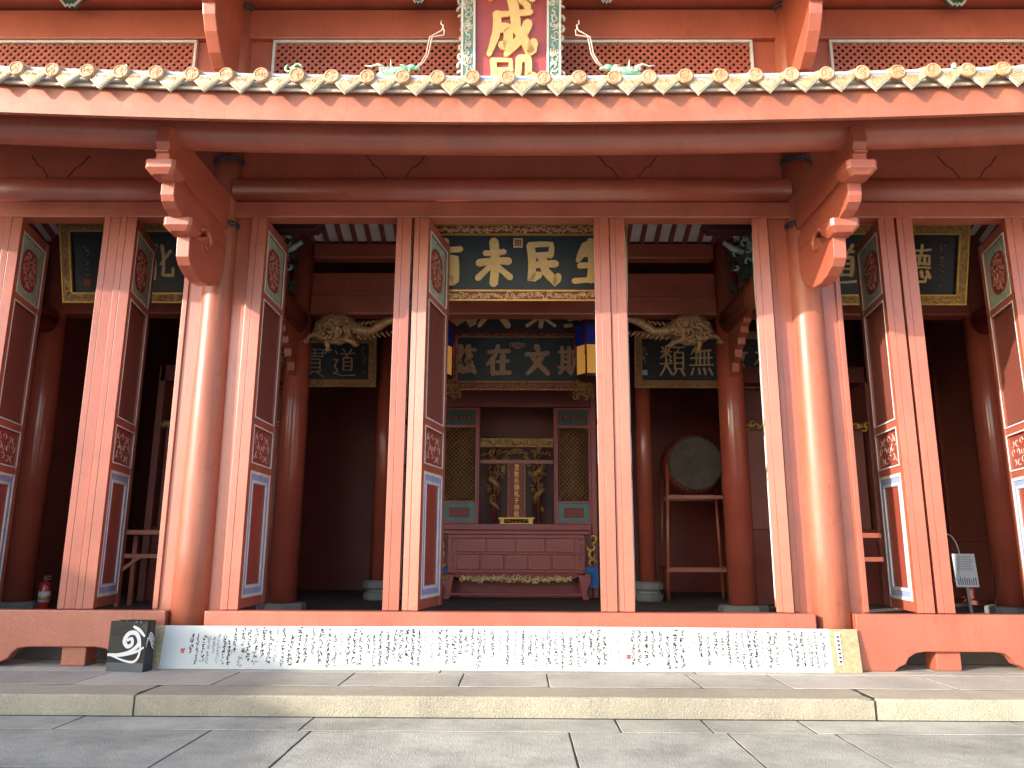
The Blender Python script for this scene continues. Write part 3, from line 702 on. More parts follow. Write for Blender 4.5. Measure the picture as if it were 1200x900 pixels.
for x, z, w in ((-1.17, 8.03, 0.52), (1.17, 8.03, 0.52), (-5.52, 7.985, 0.72), (5.5, 7.985, 0.72)): pendant(x, z, w)
# upper eaves, above the picture
bx(-8.6, 8.6, 8.5, 8.62, 8.5, 9.0).build("upper_frieze", 'red', hall)
MB().prism([(6.55, 8.12), (6.55, 8.32), (8.9, 9.15), (18.6, 9.15), (18.6, 9.0), (8.9, 9.0)], 'x', -9, 9).build("upper_roof", 'red', hall)

# ceramic dragons on the eaves
def eave_dragon(s):
    d = sub("dragon_ornament", hall, (s*1.07, 6.44, 5.69+ez(0.9)), (0, 0, 0))
    sx = -s
    mb = MB()
    mb.tube([(-sx*0.17, 0, 0.03), (-sx*0.10, -0.01, 0.055), (-sx*0.03, -0.02, 0.045), (sx*0.06, -0.02, 0.06), (sx*0.12, -0.02, 0.085)], [0.02, 0.045, 0.055, 0.045, 0.035], 8)
    mb.blob((sx*0.15, -0.03, 0.095), (0.05, 0.035, 0.03)); mb.blob((sx*0.20, -0.03, 0.085), (0.035, 0.025, 0.018))
    for k in range(7):
        xk = -sx*0.14+sx*0.04*k
        mb.tube([(xk, -0.02, 0.07), (xk-sx*0.015, -0.02, 0.115+0.01*(k % 2))], [0.014, 0.003], 5)
    mb.build("body", 'ceramic_green', d)
    mb = MB()
    mb.tube([(-sx*0.10, -0.02, 0.10), (-sx*0.17, -0.02, 0.135), (-sx*0.23, -0.02, 0.115), (-sx*0.29, -0.02, 0.125)], [0.016, 0.014, 0.01, 0.004], 6)
    mb.tube([(-sx*0.04, -0.02, 0.08), (-sx*0.05, -0.02, 0.19)], [0.014, 0.003], 5)
    mb.tube([(sx*0.10, -0.03, 0.11), (sx*0.04, -0.03, 0.13)], [0.012, 0.003], 5)
    for k in range(5):
        mb.curl(-sx*0.12+sx*0.06*k, 0.05, -0.06, 0.03, k, 5, 0.009, 7, 5)
    mb.build("fins", 'ceramic_white', d)
    for k, (dx, top) in enumerate(((0.0, 0.0), (0.022, 0.05))):
        mb = MB()
        pts = [(sx*(0.19+dx), -0.03, 0.10), (sx*(0.24+dx), -0.03, 0.15), (sx*(0.285+dx), -0.03, 0.24), (sx*(0.30+dx), -0.03, 0.34), (sx*(0.315+dx), -0.03, 0.42), (sx*(0.37+dx), -0.03, 0.455-top*0.5), (sx*(0.425+dx), -0.03, 0.49-top), (sx*(0.44+dx*0.5), -0.03, 0.54-top), (sx*(0.415+dx), -0.03, 0.56-top), (sx*(0.42+dx), -0.03, 0.60-top)]
        mb.tube(pts, [0.006]*8+[0.005, 0.003], 6)
        mb.build("whisker", 'whisker', d)
for s in (-1, 1): eave_dragon(s)
MB().tube([(-2.02, 6.40, 5.70), (-2.00, 6.40, 5.76), (-2.03, 6.40, 5.79)], [0.03, 0.035, 0.02], 7).curl(-1.98, 5.76, 6.37, 0.05, 0, 6, 0.012, 8, 5).curl(-2.05, 5.75, 6.37, 0.045, 2, 6, 0.012, 8, 5).build("ceramic_flower", 'ceramic_green', roof)
for x in (-5.1, -3.6, 1.9, 2.6, 4.1): MB().box(x, x+0.03, 6.37, 6.40, 5.68+ez(x), 5.735+ez(x)).build("ceramic_chip", 'ceramic_green', roof)

# thresholds
bx(-XC+0.235, XC-0.235, 8.43, 8.60, ZP, 0.735).build("threshold", 'red', hall, bevel=0.014)
for s in (-1, 1):
    X = lambda u: s*u
    poly = [(3.64, ZP), (4.00, ZP), (4.05, 0.205), (4.12, 0.235), (4.16, 0.30), (4.24, 0.345), (4.34, 0.36), (5.05, 0.36), (5.16, 0.345), (5.22, 0.30), (5.26, 0.24), (5.34, 0.205), (5.40, ZP), (5.85, ZP), (5.85, 0.735), (3.64, 0.735)]
    MB().prism([(s*p[0], p[1]) for p in poly], 'y', 8.44, 8.57).build("threshold_board", 'red', hall, bevel=0.012)
    bx(*sorted((s*4.47, s*4.73)), 8.50, 8.72, ZP+0.001, 0.357).build("threshold_block", 'red', hall, bevel=0.01)
    bx(*sorted((s*5.86, s*7.5)), 8.46, 8.60, ZP, 0.735).build("threshold_board", 'red', hall, bevel=0.012)

# door leaves
def leaf_meshes():
    w, h, t = 0.92, 4.50, 0.175
    f = MB()
    g2 = 0.012
    # front and rear stiles, split by a groove along the edge
    for y0, y1 in ((0, 0.10), (w-0.10, w)):
        f.box(-t/2, -0.022, y0, y1, 0, h); f.box(-0.018, t/2, y0+0.0015, y1-0.0015, 0, h); f.box(-0.05, 0.07, y0+0.012, y1-0.012, 0.001, h-0.001)
    for z0, z1 in ((0, 0.11), (1.50, 1.58), (2.02, 2.10), (3.52, 3.60), (h-0.13, h)):
        f.box(-t/2+0.008, t/2-0.008, 0.0995, w-0.0995, z0+0.002, z1-0.002)
    out = {'frame': f.mesh("leaf_frame", 'red')}
    # moulding lines
    m = MB()
    for sx in (-1, 1):
        x = sx*(t/2-0.006); x2 = sx*(t/2+0.004); xa, xb = sorted((x, x2))
        for z0, z1 in ((1.58, 2.02), (2.10, 3.52), (3.60, h-0.13)):
            l = 0.016
            m.box(xa, xb, 0.10, 0.10+l, z0, z1); m.box(xa, xb, w-0.10-l, w-0.10, z0, z1)
            m.box(xa, xb, 0.10+l, w-0.10-l, z0, z0+l); m.box(xa, xb, 0.10+l, w-0.10-l, z1-l, z1)
    out['moulding'] = m.mesh("moulding", 'white_paint')
    g_ = MB(); g_.box(-t/2+0.035, t/2-0.035, 0.098, w-0.098, 2.10, 3.52)
    out['grille'] = g_.mesh("grille_panel", 'grille')
    tp = MB(); tp.box(-t/2+0.03, t/2-0.03, 0.099, w-0.099, 3.60, h-0.13)
    out['top_ground'] = tp.mesh("top_panel", 'palegreen')
    rl = MB(); r2 = random.Random(3)
    cy, cz = w/2, (3.60+h-0.13)/2
    for sx in (-1, 1):
        x = sx*(t/2-0.022)
        oval = [(cy+0.235*math.copysign(abs(math.cos(a))**0.7, math.cos(a)), cz+0.26*math.copysign(abs(math.sin(a))**0.7, math.sin(a))) for a in [2*math.pi*i/20 for i in range(20)]]
        rl.prism(oval, 'x', *sorted((sx*(t/2-0.031), x)))
        for k in range(0):
            a = r2.uniform(0, 6.28); rr = 0.19*math.sqrt(r2.random())
            rl.curl(cy+rr*math.cos(a), cz+rr*1.1*math.sin(a), x, r2.uniform(0.025, 0.05), r2.uniform(0, 6), r2.choice((-5, 5)), 0.009, 7, 4, 'yz')
    out['top_relief'] = rl.mesh("carved_medallion", 'carve_red')
    mc = MB()
    for sx in (-1, 1):
        x = sx*(t/2-0.020)
        for k in range(30):
            a = k*2.4; rr = 0.205*math.sqrt((k+0.5)/30)
            mc.curl(cy+rr*math.cos(a), cz+rr*1.1*math.sin(a), x, r2.uniform(0.028, 0.048), r2.uniform(0, 6), r2.choice((-5, 5)), 0.010, 7, 4, 'yz')
    out['top_carving'] = mc.mesh("carved_scrolls", 'carve_pale')
    st = MB(); st.box(-t/2+0.03, t/2-0.03, 0.099, w-0.099, 1.58, 2.02)
    out['strip'] = st.mesh("middle_panel", 'red_panel')
    sr = MB()
    for sx in (-1, 1):
        x = sx*(t/2-0.028)
        for k in range(15):
            sr.curl(0.21+0.125*(k % 5), 1.69+0.11*(k//5), x, 0.058, k*1.3, 4.8*(1 if k % 2 else -1), 0.007, 8, 4, 'yz')
    out['strip_relief'] = sr.mesh("carved_scrolls", 'carve_light')
    lw = MB(); lw.box(-t/2+0.02, t/2-0.02, 0.099, w-0.099, 0.11, 1.50)
    out['low'] = lw.mesh("lower_panel", 'red_panel')
    bb = MB(); ww = MB()
    for sx in (-1, 1):
        def rim(mb, ins, l, d):
            xa, xb = sorted((sx*(t/2-0.019), sx*(t/2-0.02+d))); y0, y1, z0, z1 = 0.10+ins, w-0.10-ins, 0.11+ins, 1.50-ins
            mb.box(xa, xb, y0, y0+l, z0, z1); mb.box(xa, xb, y1-l, y1, z0, z1); mb.box(xa, xb, y0+l, y1-l, z0, z0+l*1.5); mb.box(xa, xb, y0+l, y1-l, z1-l*1.5, z1)
        rim(ww, 0.0, 0.024, 0.022); rim(bb, 0.024, 0.075, 0.012); rim(ww, 0.099, 0.02, 0.018)
    out['blue'] = bb.mesh("blue_border", 'blue_paint'); out['white'] = ww.mesh("white_border", 'white_paint')
    return out
LM = leaf_meshes()
def door_leaf(x, rot, y=8.52):
    d = sub("door_leaf", hall, (x, y, 0.742), (0, 0, R(rot)))
    for k, nm in (('frame', "leaf_frame"), ('moulding', "moulding"), ('grille', "grille_panel"), ('top_ground', "top_panel"), ('top_relief', "carved_medallion"), ('top_carving', "carved_scrolls"),
                  ('strip', "middle_panel"), ('strip_relief', "carved_scrolls"), ('low', "lower_panel"), ('blue', "blue_border"), ('white', "white_border")):
        inst(LM[k], nm, d, bevel=0.002 if k == 'frame' else 0)
    return d
for x, r_ in ((-2.995, 0.5), (-1.27, 2), (-1.065, -11), (1.065, -7), (1.25, -9), (2.935, -17),
              (-4.75, 13), (-4.555, 11), (4.43, -7), (4.645, -6), (-5.93, 13), (-6.13, 12), (5.93, -13), (6.13, -12)):
    door_leaf(x, r_)
# ------------------------------------------------------------------ inside the hall
def oct_base(x, y, r, h, parent, z=None):
    z = FZ if z is None else z
    return MB().lathe([(r*0.97, 0.001), (r, 0.02), (r, h-0.03), (r*0.94, h)], (x, y, z), 8, False, math.pi/8).build("column_base", 'stone_base', parent, bevel=0.008)
YI = 12.1
for s in (-1, 1):
    for x in (3.5, 7.55):
        MB().lathe([(0.215, 0.1), (0.21, 3.0), (0.195, 6.2)], (s*x, YI, FZ), 40).build("inner_column", 'red_lacquer', hall)
        oct_base(s*x, YI, 0.37, 0.125, hall)
    # beams from the front columns back to the inner ones
    for x in (3.5, 7.55):
        n = 20
        prof = [(s*x+0.185*math.cos(2*math.pi*i/n), 4.99+0.23*math.sin(2*math.pi*i/n)) for i in range(n)]
        MB().prism(prof, 'y', 8.8, 11.92, True).build("moon_beam", 'red_lacquer', hall)
    # saw-edged brace under the beam
    z = 4.78
    pts = [(11.95, z), (11.0, z), (11.05, z-0.07), (11.18, z-0.10), (11.2, z-0.19), (11.36, z-0.22), (11.38, z-0.32), (11.55, z-0.36), (11.57, z-0.48), (11.74, z-0.53), (11.78, z-0.66), (11.95, z-0.74)]
    MB().prism(pts, 'x', s*3.5-0.06, s*3.5+0.06).build("carved_brace", 'red', hall, bevel=0.008)
    # second row of columns on drum-shaped stone bases
    MB().lathe([(0.158, 0.3), (0.15, 5.6)], (s*2.52, 14.8, FZ), 32).build("rear_column", 'red_lacquer', hall)
    MB().lathe([(0.25, 0.001), (0.27, 0.04), (0.27, 0.12), (0.22, 0.15), (0.22, 0.18), (0.28, 0.22), (0.28, 0.31), (0.24, 0.35)], (s*2.52, 14.8, FZ), 12, False).build("column_base", 'stone_base', hall)
# cross beams between the inner columns
for a, b in ((-7.4, -3.69), (-3.31, 3.31), (3.69, 7.4)):
    bx(a, b, YI-0.10, YI+0.10, 5.44, 5.83).build("cross_beam", 'red', hall, bevel=0.02)
    bx(a, b, YI-0.145, YI+0.145, 5.10, 5.437).build("cross_beam", 'red', hall, bevel=0.03)
    bx(a, b, YI-0.12, YI+0.12, 6.08, 6.34).build("cross_beam", 'red', hall, bevel=0.02)
# sloping ceiling of the aisle: pale boards on red rafters
cl = sub("aisle_ceiling", hall)
za, zb, ya, yb = 7.52, 6.33, 8.84, 12.06
MB().prism([(ya, za+0.07), (yb, zb+0.07), (yb, zb+0.11), (ya, za+0.11)], 'x', -8.2, 8.2).build("ceiling_boards", 'ceiling_board', cl)
rf = MB().prism([(ya, za), (yb, zb), (yb, zb+0.069), (ya, za+0.069)], 'x', -0.034, 0.034).mesh("rafter", 'red_wall')
k = -8.1
while k < 8.15:
    inst(rf, "rafter", cl, (k, 0, 0)); k += 0.238
# carved green bracket groups riding on the moon beams
for s in (-1, 1):
    cb = sub("carved_lion_bracket", hall)
    r2 = random.Random(11)
    mb = MB(); mw = MB()
    xi = s*3.34
    for i in range(26):
        y = 10.5+r2.uniform(-0.55, 0.55); z = 5.32+r2.uniform(-0.12, 0.40)
        mb.curl(y, z, xi+s*r2.uniform(-0.05, 0.14), r2.uniform(0.07, 0.15), r2.uniform(0, 6), r2.choice((-5, 5)), 0.035, 9, 6, 'yz')
    mb.blob((s*3.45, 10.4, 5.38), (0.16, 0.5, 0.22), 12, 8); mb.blob((s*3.28, 10.15, 5.45), (0.14, 0.2, 0.15), 10, 7)
    for i in range(26):
        x_ = xi-s*r2.uniform(-0.1, 0.30); z = 5.42+r2.uniform(-0.32, 0.34)*(1.25-abs(x_-xi)*1.5)
        (mw if i % 3 else mb).curl(x_, z, 9.95+r2.uniform(-0.2, 0.25), r2.uniform(0.05, 0.10), r2.uniform(0, 6), r2.choice((-4, 4)), 0.018, 9, 5)
    mw.tube([(xi-s*0.06, 10.1, 5.42), (xi-s*0.3, 9.98, 5.44), (xi-s*0.44, 9.95, 5.52)], [0.05, 0.045, 0.03], 6)
    mb.build("carved_body", 'green_dark', cb)
    mw.build("painted_curls", 'palegreen', cb)
    MB().prism([(s*3.2, 5.52), (s*2.62, 5.52), (s*2.52, 5.62), (s*2.62, 5.70), (s*3.3, 5.70), (s*3.3, 5.52)], 'y', 9.55, 9.75).build("cross_arm", 'dark_red', cb, bevel=0.02)

# gold dragons springing from the inner columns
def gold_dragon(s):
    d = sub("dragon_bracket", hall)
    P = lambda px, pz: (s*(2.83-(px)*0.0137), 11.93, 4.84-pz*0.0147)
    r2 = random.Random(5)
    mb = MB()
    mb.tube([P(-26, 8), P(-19, -2), P(-8, -8), P(6, -7), P(18, -2), P(30, 2), P(40, 2), P(48, -3), P(56, -8), P(66, -11), P(78, -12)],
            [0.07, 0.13, 0.165, 0.155, 0.115, 0.08, 0.07, 0.075, 0.07, 0.05, 0.02], 12)
    mb.tube([P(-22, 2), P(-12, 10), P(4, 12), P(18, 8)], [0.05, 0.10, 0.09, 0.04], 10)
    for i in range(34):
        x = -18+i*2.8; zz = -1+2.5*math.sin(x*0.07)
        up = 1 if i % 2 else -1
        a = P(x, zz+up*(6 if x > 20 else 10)); b = P(x+5, zz+up*(11 if x > 20 else 14))
        mb.tube([a, b], [0.03, 0.006], 5)
    mb.build("body", 'carved_wood', d)
    mc = MB()
    for i in range(30):
        u, w = r2.uniform(-22, 22), r2.uniform(-9, 12)
        c = P(u, w)
        mc.curl(c[0], c[2], 11.93-0.13-r2.uniform(0, 0.06), r2.uniform(0.05, 0.10), r2.uniform(0, 6), r2.choice((-5, 5)), 0.026, 9, 6)
    mc.build("carved_scrolls", 'carved_wood', d)
    ml = MB()
    for path in ([(-14, 12), (-22, 8), (-30, 9), (-34, 14)], [(-8, 12), (-10, 18), (-8, 24)], [(4, 12), (14, 14), (24, 18)]):
        q = [Vector(P(*p))+Vector((0, -0.1, 0)) for p in path]
        ml.tube(q, [0.055, 0.045, 0.035, 0.03][:len(q)], 7)
        e = q[-1]
        for k in range(4):
            a = -2.6+k*0.7
            ml.tube([e, e+Vector((0.075*math.cos(a), -0.02, 0.075*math.sin(a)))], [0.026, 0.006], 5)
    ml.build("claws", 'carved_wood', d)
for s in (-1, 1): gold_dragon(s)

# ------------------------------------------------------------------ plaques
def border_curls(mb, x0, x1, z0, z1, y, n, r, tr, seed):
    r2 = random.Random(seed)
    for i in range(n):
        x = x0+(x1-x0)*(i+r2.uniform(0.2, 0.8))/n; z = z0+(z1-z0)*r2.uniform(0.3, 0.7)
        mb.curl(x, z, y, r*r2.uniform(0.7, 1.15), r2.uniform(0, 6.3), r2.choice((-5, 5)), tr, 8, 5)
def plaque(name, label, loc, w, h, bo, board, letters, lm, cat="plaque", tilt=10, ground='carve_red', carve='gold_pale', lw=0.62, lh=0.62, width=0.1, t=0.02, dens=11, group=None, edge='gold'):
    p = thing(name, label, cat, loc, (R(tilt), 0, 0), group)
    W, H = w/2, h/2
    bx(-W+bo*0.8, W-bo*0.8, 0.0, 0.05, -H+bo*0.8, H-bo*0.8).build("board", board, p)
    for nm, a in (("top", (-W, W, H-bo, H)), ("bottom", (-W, W, -H, -H+bo)), ("left", (-W, -W+bo, -H+bo, H-bo)), ("right", (W-bo, W, -H+bo, H-bo))):
        fr = bx(a[0], a[1], -0.045, 0.06, a[2], a[3]).build("frame_rail", ground, p, bevel=0.01)
        mb = MB(); horiz = nm in ("top", "bottom")
        if horiz: border_curls(mb, a[0]+bo*.3, a[1]-bo*.3, a[2], a[3], -0.048, int((a[1]-a[0])/bo*dens/5), bo*0.30, bo*0.075, len(nm)*7+int(w*10))
        else:
            r2 = random.Random(int(h*10)+len(nm))
            for i in range(int((a[3]-a[2])/bo*dens/5)):
                mb.curl(r2.uniform(a[0]+bo*.3, a[1]-bo*.3), r2.uniform(a[2], a[3]), -0.048, bo*0.3, r2.uniform(0, 6), r2.choice((-5, 5)), bo*0.075, 8, 5)
        mb.build("carving", carve, fr)
        l = bo*0.09; em = MB()
        if horiz:
            em.box(a[0]-l, a[1]+l, -0.056, -0.02, a[3]-l if nm == "top" else a[2]-l, a[3]+l if nm == "top" else a[2]+l)
            zi = a[2] if nm == "top" else a[3]; em.box(a[0]+bo, a[1]-bo, -0.056, -0.02, zi-l, zi+l)
        else:
            em.box(a[0]-l if nm == "left" else a[1]-l, a[0]+l if nm == "left" else a[1]+l, -0.055, -0.02, a[2]-bo+l, a[3]+bo-l)
            xi = a[1] if nm == "left" else a[0]; em.box(xi-l, xi+l, -0.055, -0.02, a[2]+l, a[3]-l)
        em.build("gilt_edge", edge, fr)
    for ch, cx, cz in letters:
        mb = MB(); glyph(mb, ch, cx, cz, lw, lh, 0.0, t, width); mb.build("character", lm, p)
    return p
def small_text(p, x, z0, z1, n, sz, m, seed=0):
    r2 = random.Random(seed); mb = MB()
    for i in range(n):
        zc = z0+(z1-z0)*(i+0.5)/n
        for k in range(4):
            a = (x+r2.uniform(-.5, .5)*sz, -0.004, zc+r2.uniform(-.5, .5)*sz); b = (a[0]+r2.uniform(-.5, .5)*sz, -0.004, a[2]+r2.uniform(-.4, .4)*sz)
            mb.tube([a, b], sz*0.07, 4)
    mb.build("small_inscription", m, p)
def seal(p, x, z, s_, m1='gold_pale', m2='carve_red'):
    o = bx(x-s_, x+s_, -0.02, 0.001, z-s_, z+s_).build("seal", m1, p)
    mb = MB()
    for k in (-0.55, 0, 0.55):
        mb.box(x+k*s_-s_*0.12, x+k*s_+s_*0.12, -0.026, -0.019, z-s_*0.75, z+s_*0.75)
    for k in (-0.4, 0.1, 0.5): mb.box(x-s_*0.7, x+s_*0.7, -0.0255, -0.019, z+k*s_-s_*0.1, z+k*s_+s_*0.1)
    mb.build("seal_carving", m2, o)

p = plaque("name_plaque", "upright red plaque with gold characters and carved pale green border above the eaves", (-0.01, 8.16, 7.47), 1.17, 2.55, 0.145, 'red_altar',
           [('大', 0.0, 0.72), ('成', 0.0, 0.03), ('殿', 0.0, -0.66)], 'gold_letter', tilt=11, ground='teal', carve='ceramic_white', lw=0.60, lh=0.72, width=0.105, t=0.04, dens=30, edge='white_paint')
for sx in (-1, 1):
    mb = MB()
    for k in range(22):
        mb.curl(sx*0.59, -1.2+k*0.112, -0.02, 0.055, 1.57*(1-sx)+k, 5*sx, 0.022, 7, 5)
    mb.build("carved_rim", 'ceramic_white', p)
p = plaque("long_plaque", "large dark blue plaque with four gold characters hanging just inside the middle door", (0.06, 9.62, 5.085), 2.9, 1.0, 0.125, 'blue_board',
           [('有', -0.95, 0), ('未', -0.30, 0.0), ('民', 0.33, 0.0), ('生', 0.98, 0.0)], 'gold_letter', tilt=8, lw=0.52, lh=0.60, width=0.135, t=0.025, dens=26)
seal(p, 0.02, 0.27, 0.062)
p = plaque("inner_plaque", "dim blue-black plaque with carved corners between two lit lanterns above the altar", (0.07, 14.4, 4.955), 2.62, 1.16, 0.15, 'blue_board',
           [('茲', -1.02, -0.02), ('在', -0.36, -0.02), ('文', 0.38, -0.02), ('斯', 1.02, -0.02)], 'letter_old', tilt=10, carve='gold_old', lw=0.50, lh=0.58, width=0.12, dens=17, edge='gold_old')
seal(p, 0.0, 0.27, 0.06, 'letter_old')
for sx in (-1, 1):
    for q in (-1, 1): MB().curl(sx*0.1, 0.28, -0.01, 0.045, 0 if sx > 0 else 3.14, 5*q*sx, 0.012, 8, 5).build("seal_scroll", 'letter_old', p)
    mb = MB(); r2 = random.Random(2)
    for i in range(28): mb.curl(sx*1.27+r2.uniform(-.16, .16), -0.62+r2.uniform(-.12, .16), -0.07+r2.uniform(-.03, .03), 0.06, r2.uniform(0, 6), 5, 0.02, 7, 5)
    mb.build("carved_corner", 'gold_old', p)
p = plaque("shadowed_plaque", "black plaque half hidden behind the cross beam above the altar, pale character ends showing", (0.07, 13.3, 5.66), 3.4, 0.95, 0.07, 'black_board',
           [('成', -1.06, -0.06), ('大', -0.43, -0.06), ('集', 0.42, -0.06), ('聖', 1.15, -0.06)], 'gold_pale', tilt=8, lw=0.62, lh=0.62, width=0.12, ground='dark_red', carve='dark_red', edge='dark_red')
p = plaque("right_inner_plaque", "black plaque with brown frame hanging behind the right gold dragon", (3.87, 14.5, 4.98), 3.05, 1.08, 0.125, 'black_board',
           [('類', -0.80, -0.03), ('無', -0.24, -0.03), ('教', 0.42, -0.03), ('有', 1.0, -0.03)], 'gold_pale', tilt=8, ground='gold_old', carve='gold_old', lw=0.50, lh=0.62, width=0.06, t=0.012, dens=13, edge='gold_old')
small_text(p, -1.33, -0.05, 0.25, 5, 0.08, 'gold_pale', 1); bx(-1.38, -1.28, -0.006, 0.001, -0.30, -0.20).build("small_seal", 'paper', p)
p = plaque("left_inner_plaque", "black plaque with brown frame hanging behind the left gold dragon", (-4.2, 14.5, 4.93), 3.05, 0.98, 0.125, 'black_board',
           [('明', -0.85, -0.03), ('德', -0.26, -0.03), ('貫', 0.34, -0.03), ('道', 0.90, -0.03)], 'letter_old', tilt=8, ground='gold_old', carve='gold_old', lw=0.46, lh=0.56, width=0.05, t=0.012, dens=13, edge='gold_old')
small_text(p, 1.28, -0.25, 0.3, 8, 0.06, 'letter_old', 2)
p = plaque("left_side_plaque", "black plaque with gold carved frame in the left side bay", (-5.05, 10.25, 5.33), 2.62, 1.12, 0.125, 'black_board',
           [('育', -0.56, 0.0), ('化', 0.08, 0.0), ('德', 0.62, 0.0), ('聖', 1.0, 0.0)], 'gold_pale', tilt=17, ground='gold_old', carve='gold_old', lw=0.40, lh=0.5, width=0.07, t=0.012, dens=16, edge='gold')
small_text(p, -0.98, -0.2, 0.25, 5, 0.07, 'letter_old', 3); bx(-1.03, -0.93, -0.006, 0.001, -0.33, -0.24).build("small_seal", 'carve_red', p)
p = plaque("right_side_plaque", "black plaque with bright gold carved frame in the right side bay", (5.05, 10.25, 5.31), 2.62, 1.10, 0.125, 'black_board',
           [('德', 0.62, 0.0), ('侔', 0.16, 0.0), ('道', -0.42, 0.0), ('昌', -0.98, 0.0)], 'gold_letter', tilt=17, ground='gold_old', carve='gold', lw=0.42, lh=0.56, width=0.085, t=0.012, dens=16, edge='gold')
small_text(p, 0.98, -0.3, 0.3, 9, 0.06, 'letter_old', 4)

# ------------------------------------------------------------------ lanterns
def lantern(x, label):
    l = thing("palace_lantern", label, "lantern", (x, 12.9, 4.30), (0, 0, R(8)), "lanterns above the altar")
    r, h = 0.245, 0.50
    me = MB()
    for k in range(6):
        a0, a1 = math.pi/3*k, math.pi/3*(k+1)
        A = Vector((r*math.cos(a0), r*math.sin(a0), 0)); B = Vector((r*math.cos(a1), r*math.sin(a1), 0))
        pm = MB(); i = 0.02
        a, b = A.lerp(B, 0.05), B.lerp(A, 0.05)
        pm.v = [tuple(a), tuple(b), tuple(b+Vector((0, 0, h))), tuple(a+Vector((0, 0, h)))]; pm.face((0, 1, 2, 3))
        n_ = ((A+B)/2).normalized()*0.01
        pm.v += [tuple(Vector(q)-n_) for q in pm.v[:4]]; pm.face((7, 6, 5, 4))
        pm.build("paper_panel", 'lantern_paper', l)
        MB().tube([A-Vector((0, 0, 0.02)), A+Vector((0, 0, h+0.3))], 0.016, 6).build("post", 'dark_red', l)
        t0 = A*1.1+Vector((0, 0, h+0.34))
        MB().tube([t0, t0-Vector((0, 0, 0.3)), t0-Vector((0, 0, 0.52))], [0.008, 0.014, 0.02], 5).build("tassel", 'ext_red', l)
    MB().lathe([(r*1.05, h+0.002), (r*1.05, h+0.34), (r*0.98, h+0.36)], (0, 0, 0), 6, False).build("blue_valance", 'lantern_blue', l)
    MB().lathe([(r*1.0, h+0.361), (r*1.25, h+0.38), (r*1.2, h+0.42), (r*0.4, h+0.5), (0.03, h+0.6)], (0, 0, 0), 6, False).build("cap", 'dark_red', l)
    MB().lathe([(r*0.6, -0.09), (r*1.06, -0.05), (r*1.06, -0.002)], (0, 0, 0), 6, False).build("base", 'dark_red', l)
    MB().tube([(0, 0, h+0.6), (0, 0, 3.0)], 0.01, 6).build("hanging_cord", 'dark_red', l)
lantern(-1.30, "lit hexagonal lantern with blue top, mostly hidden by the door leaf left of the altar")
lantern(1.33, "lit hexagonal lantern with blue top hanging right of the inner plaque")

# ------------------------------------------------------------------ altar
AX = 0.06
sh = thing("altar_shrine", "dark red shrine with lattice side screens, gold canopy and open niche behind the altar table", "shrine", (AX, 15.65, FZ))
for s in (-1, 1):
    o = sub("lattice_screen", sh, (s*1.15, 0, 0))
    W = 0.36
    f = MB(); z0, z1 = 1.42, 3.78
    f.box(-W, -W+0.05, -0.04, 0.04, z0, z1); f.box(W-0.05, W, -0.04, 0.04, z0, z1)
    for a, b in ((z0, z0+0.05), (1.83, 1.88), (3.36, 3.42), (z1-0.05, z1)): f.box(-W+0.05, W-0.05, -0.039, 0.039, a, b)
    f.build("screen_frame", 'red_altar', o, bevel=0.006)
    lt = MB(); p_ = 0.088; x0, x1, zz0, zz1 = -W+0.05, W-0.05, 1.88, 3.36; H = zz1-zz0
    for sg_, yy in ((1, 0.0), (-1, 0.014)):
        k = x0-H
        while k < x1+H:
            xa, za_, xb, zb_ = (k, zz0, k+H, zz1) if sg_ > 0 else (k, zz1, k+H, zz0)
            ca, cb = max(xa, x0), min(xb, x1)
            if cb-ca > 0.01:
                f_ = lambda xv: za_+(zb_-za_)*(xv-xa)/(xb-xa)
                lt.tube([(ca, yy, f_(ca)), (cb, yy, f_(cb))], 0.011, 4)
            k += p_
    lt.build("lattice", 'gold_old', o, kind="stuff")
    bx(-W+0.05, W-0.05, -0.02, 0.02, 3.42, z1-0.05).build("top_panel", 'green_dark', o)
    mb = MB()
    for k in (-0.16, 0, 0.16): mb.blob((k, -0.02, 3.575), (0.06, 0.02, 0.05))
    mb.build("painted_flowers", 'carve_red', o)
    bx(-W+0.05, W-0.05, -0.02, 0.02, z0+0.05, 1.83).build("bottom_panel", 'teal', o)
    bx(-0.2, 0.2, -0.035, -0.0205, 1.55, 1.74).build("red_tablet", 'carve_red', o, bevel=0.01)
    # gold dragon column of the niche
    c = sub("dragon_column", sh, (s*0.45, 0.25, 1.45))
    MB().lathe([(0.05, 0), (0.05, 1.75)], n=14).build("shaft", 'red_deep', c)
    pts = []; n = 40
    for i in range(n+1):
        t = i/n; a = t*2*math.pi*3*s
        pts.append((0.085*math.cos(a), 0.085*math.sin(a), 0.25+1.35*t))
    MB().tube(pts, [0.02+0.045*math.sin(math.pi*min(1, 0.1+0.9*i/n)) for i in range(n+1)], 7).build("coiled_dragon", 'gold_old', c)
    mb = MB(); r2 = random.Random(8)
    for i in range(24): mb.curl(r2.uniform(-.12, .12), r2.uniform(0.3, 1.65), -0.1+r2.uniform(-.03, .03), 0.05, r2.uniform(0, 6), 5, 0.014, 7, 5)
    mb.build("dragon_scrolls", 'gold_old', c)
    bx(*sorted((s*1.51, s*1.62)), -0.06, 0.5, 0, 4.4).build("side_post", 'red_altar', sh, bevel=0.01)
    bx(*sorted((s*0.755, s*0.79)), -0.05, 0.06, 1.42, 3.78).build("niche_post", 'red_altar', sh, bevel=0.006)
bx(-1.5, 1.5, -0.05, 1.2, 1.30, 1.42).build("shrine_ledge", 'red_altar', sh, bevel=0.01)
bx(-1.5, 1.5, 0.0, 1.2, 0.0, 1.30).build("shrine_base", 'red_altar', sh)
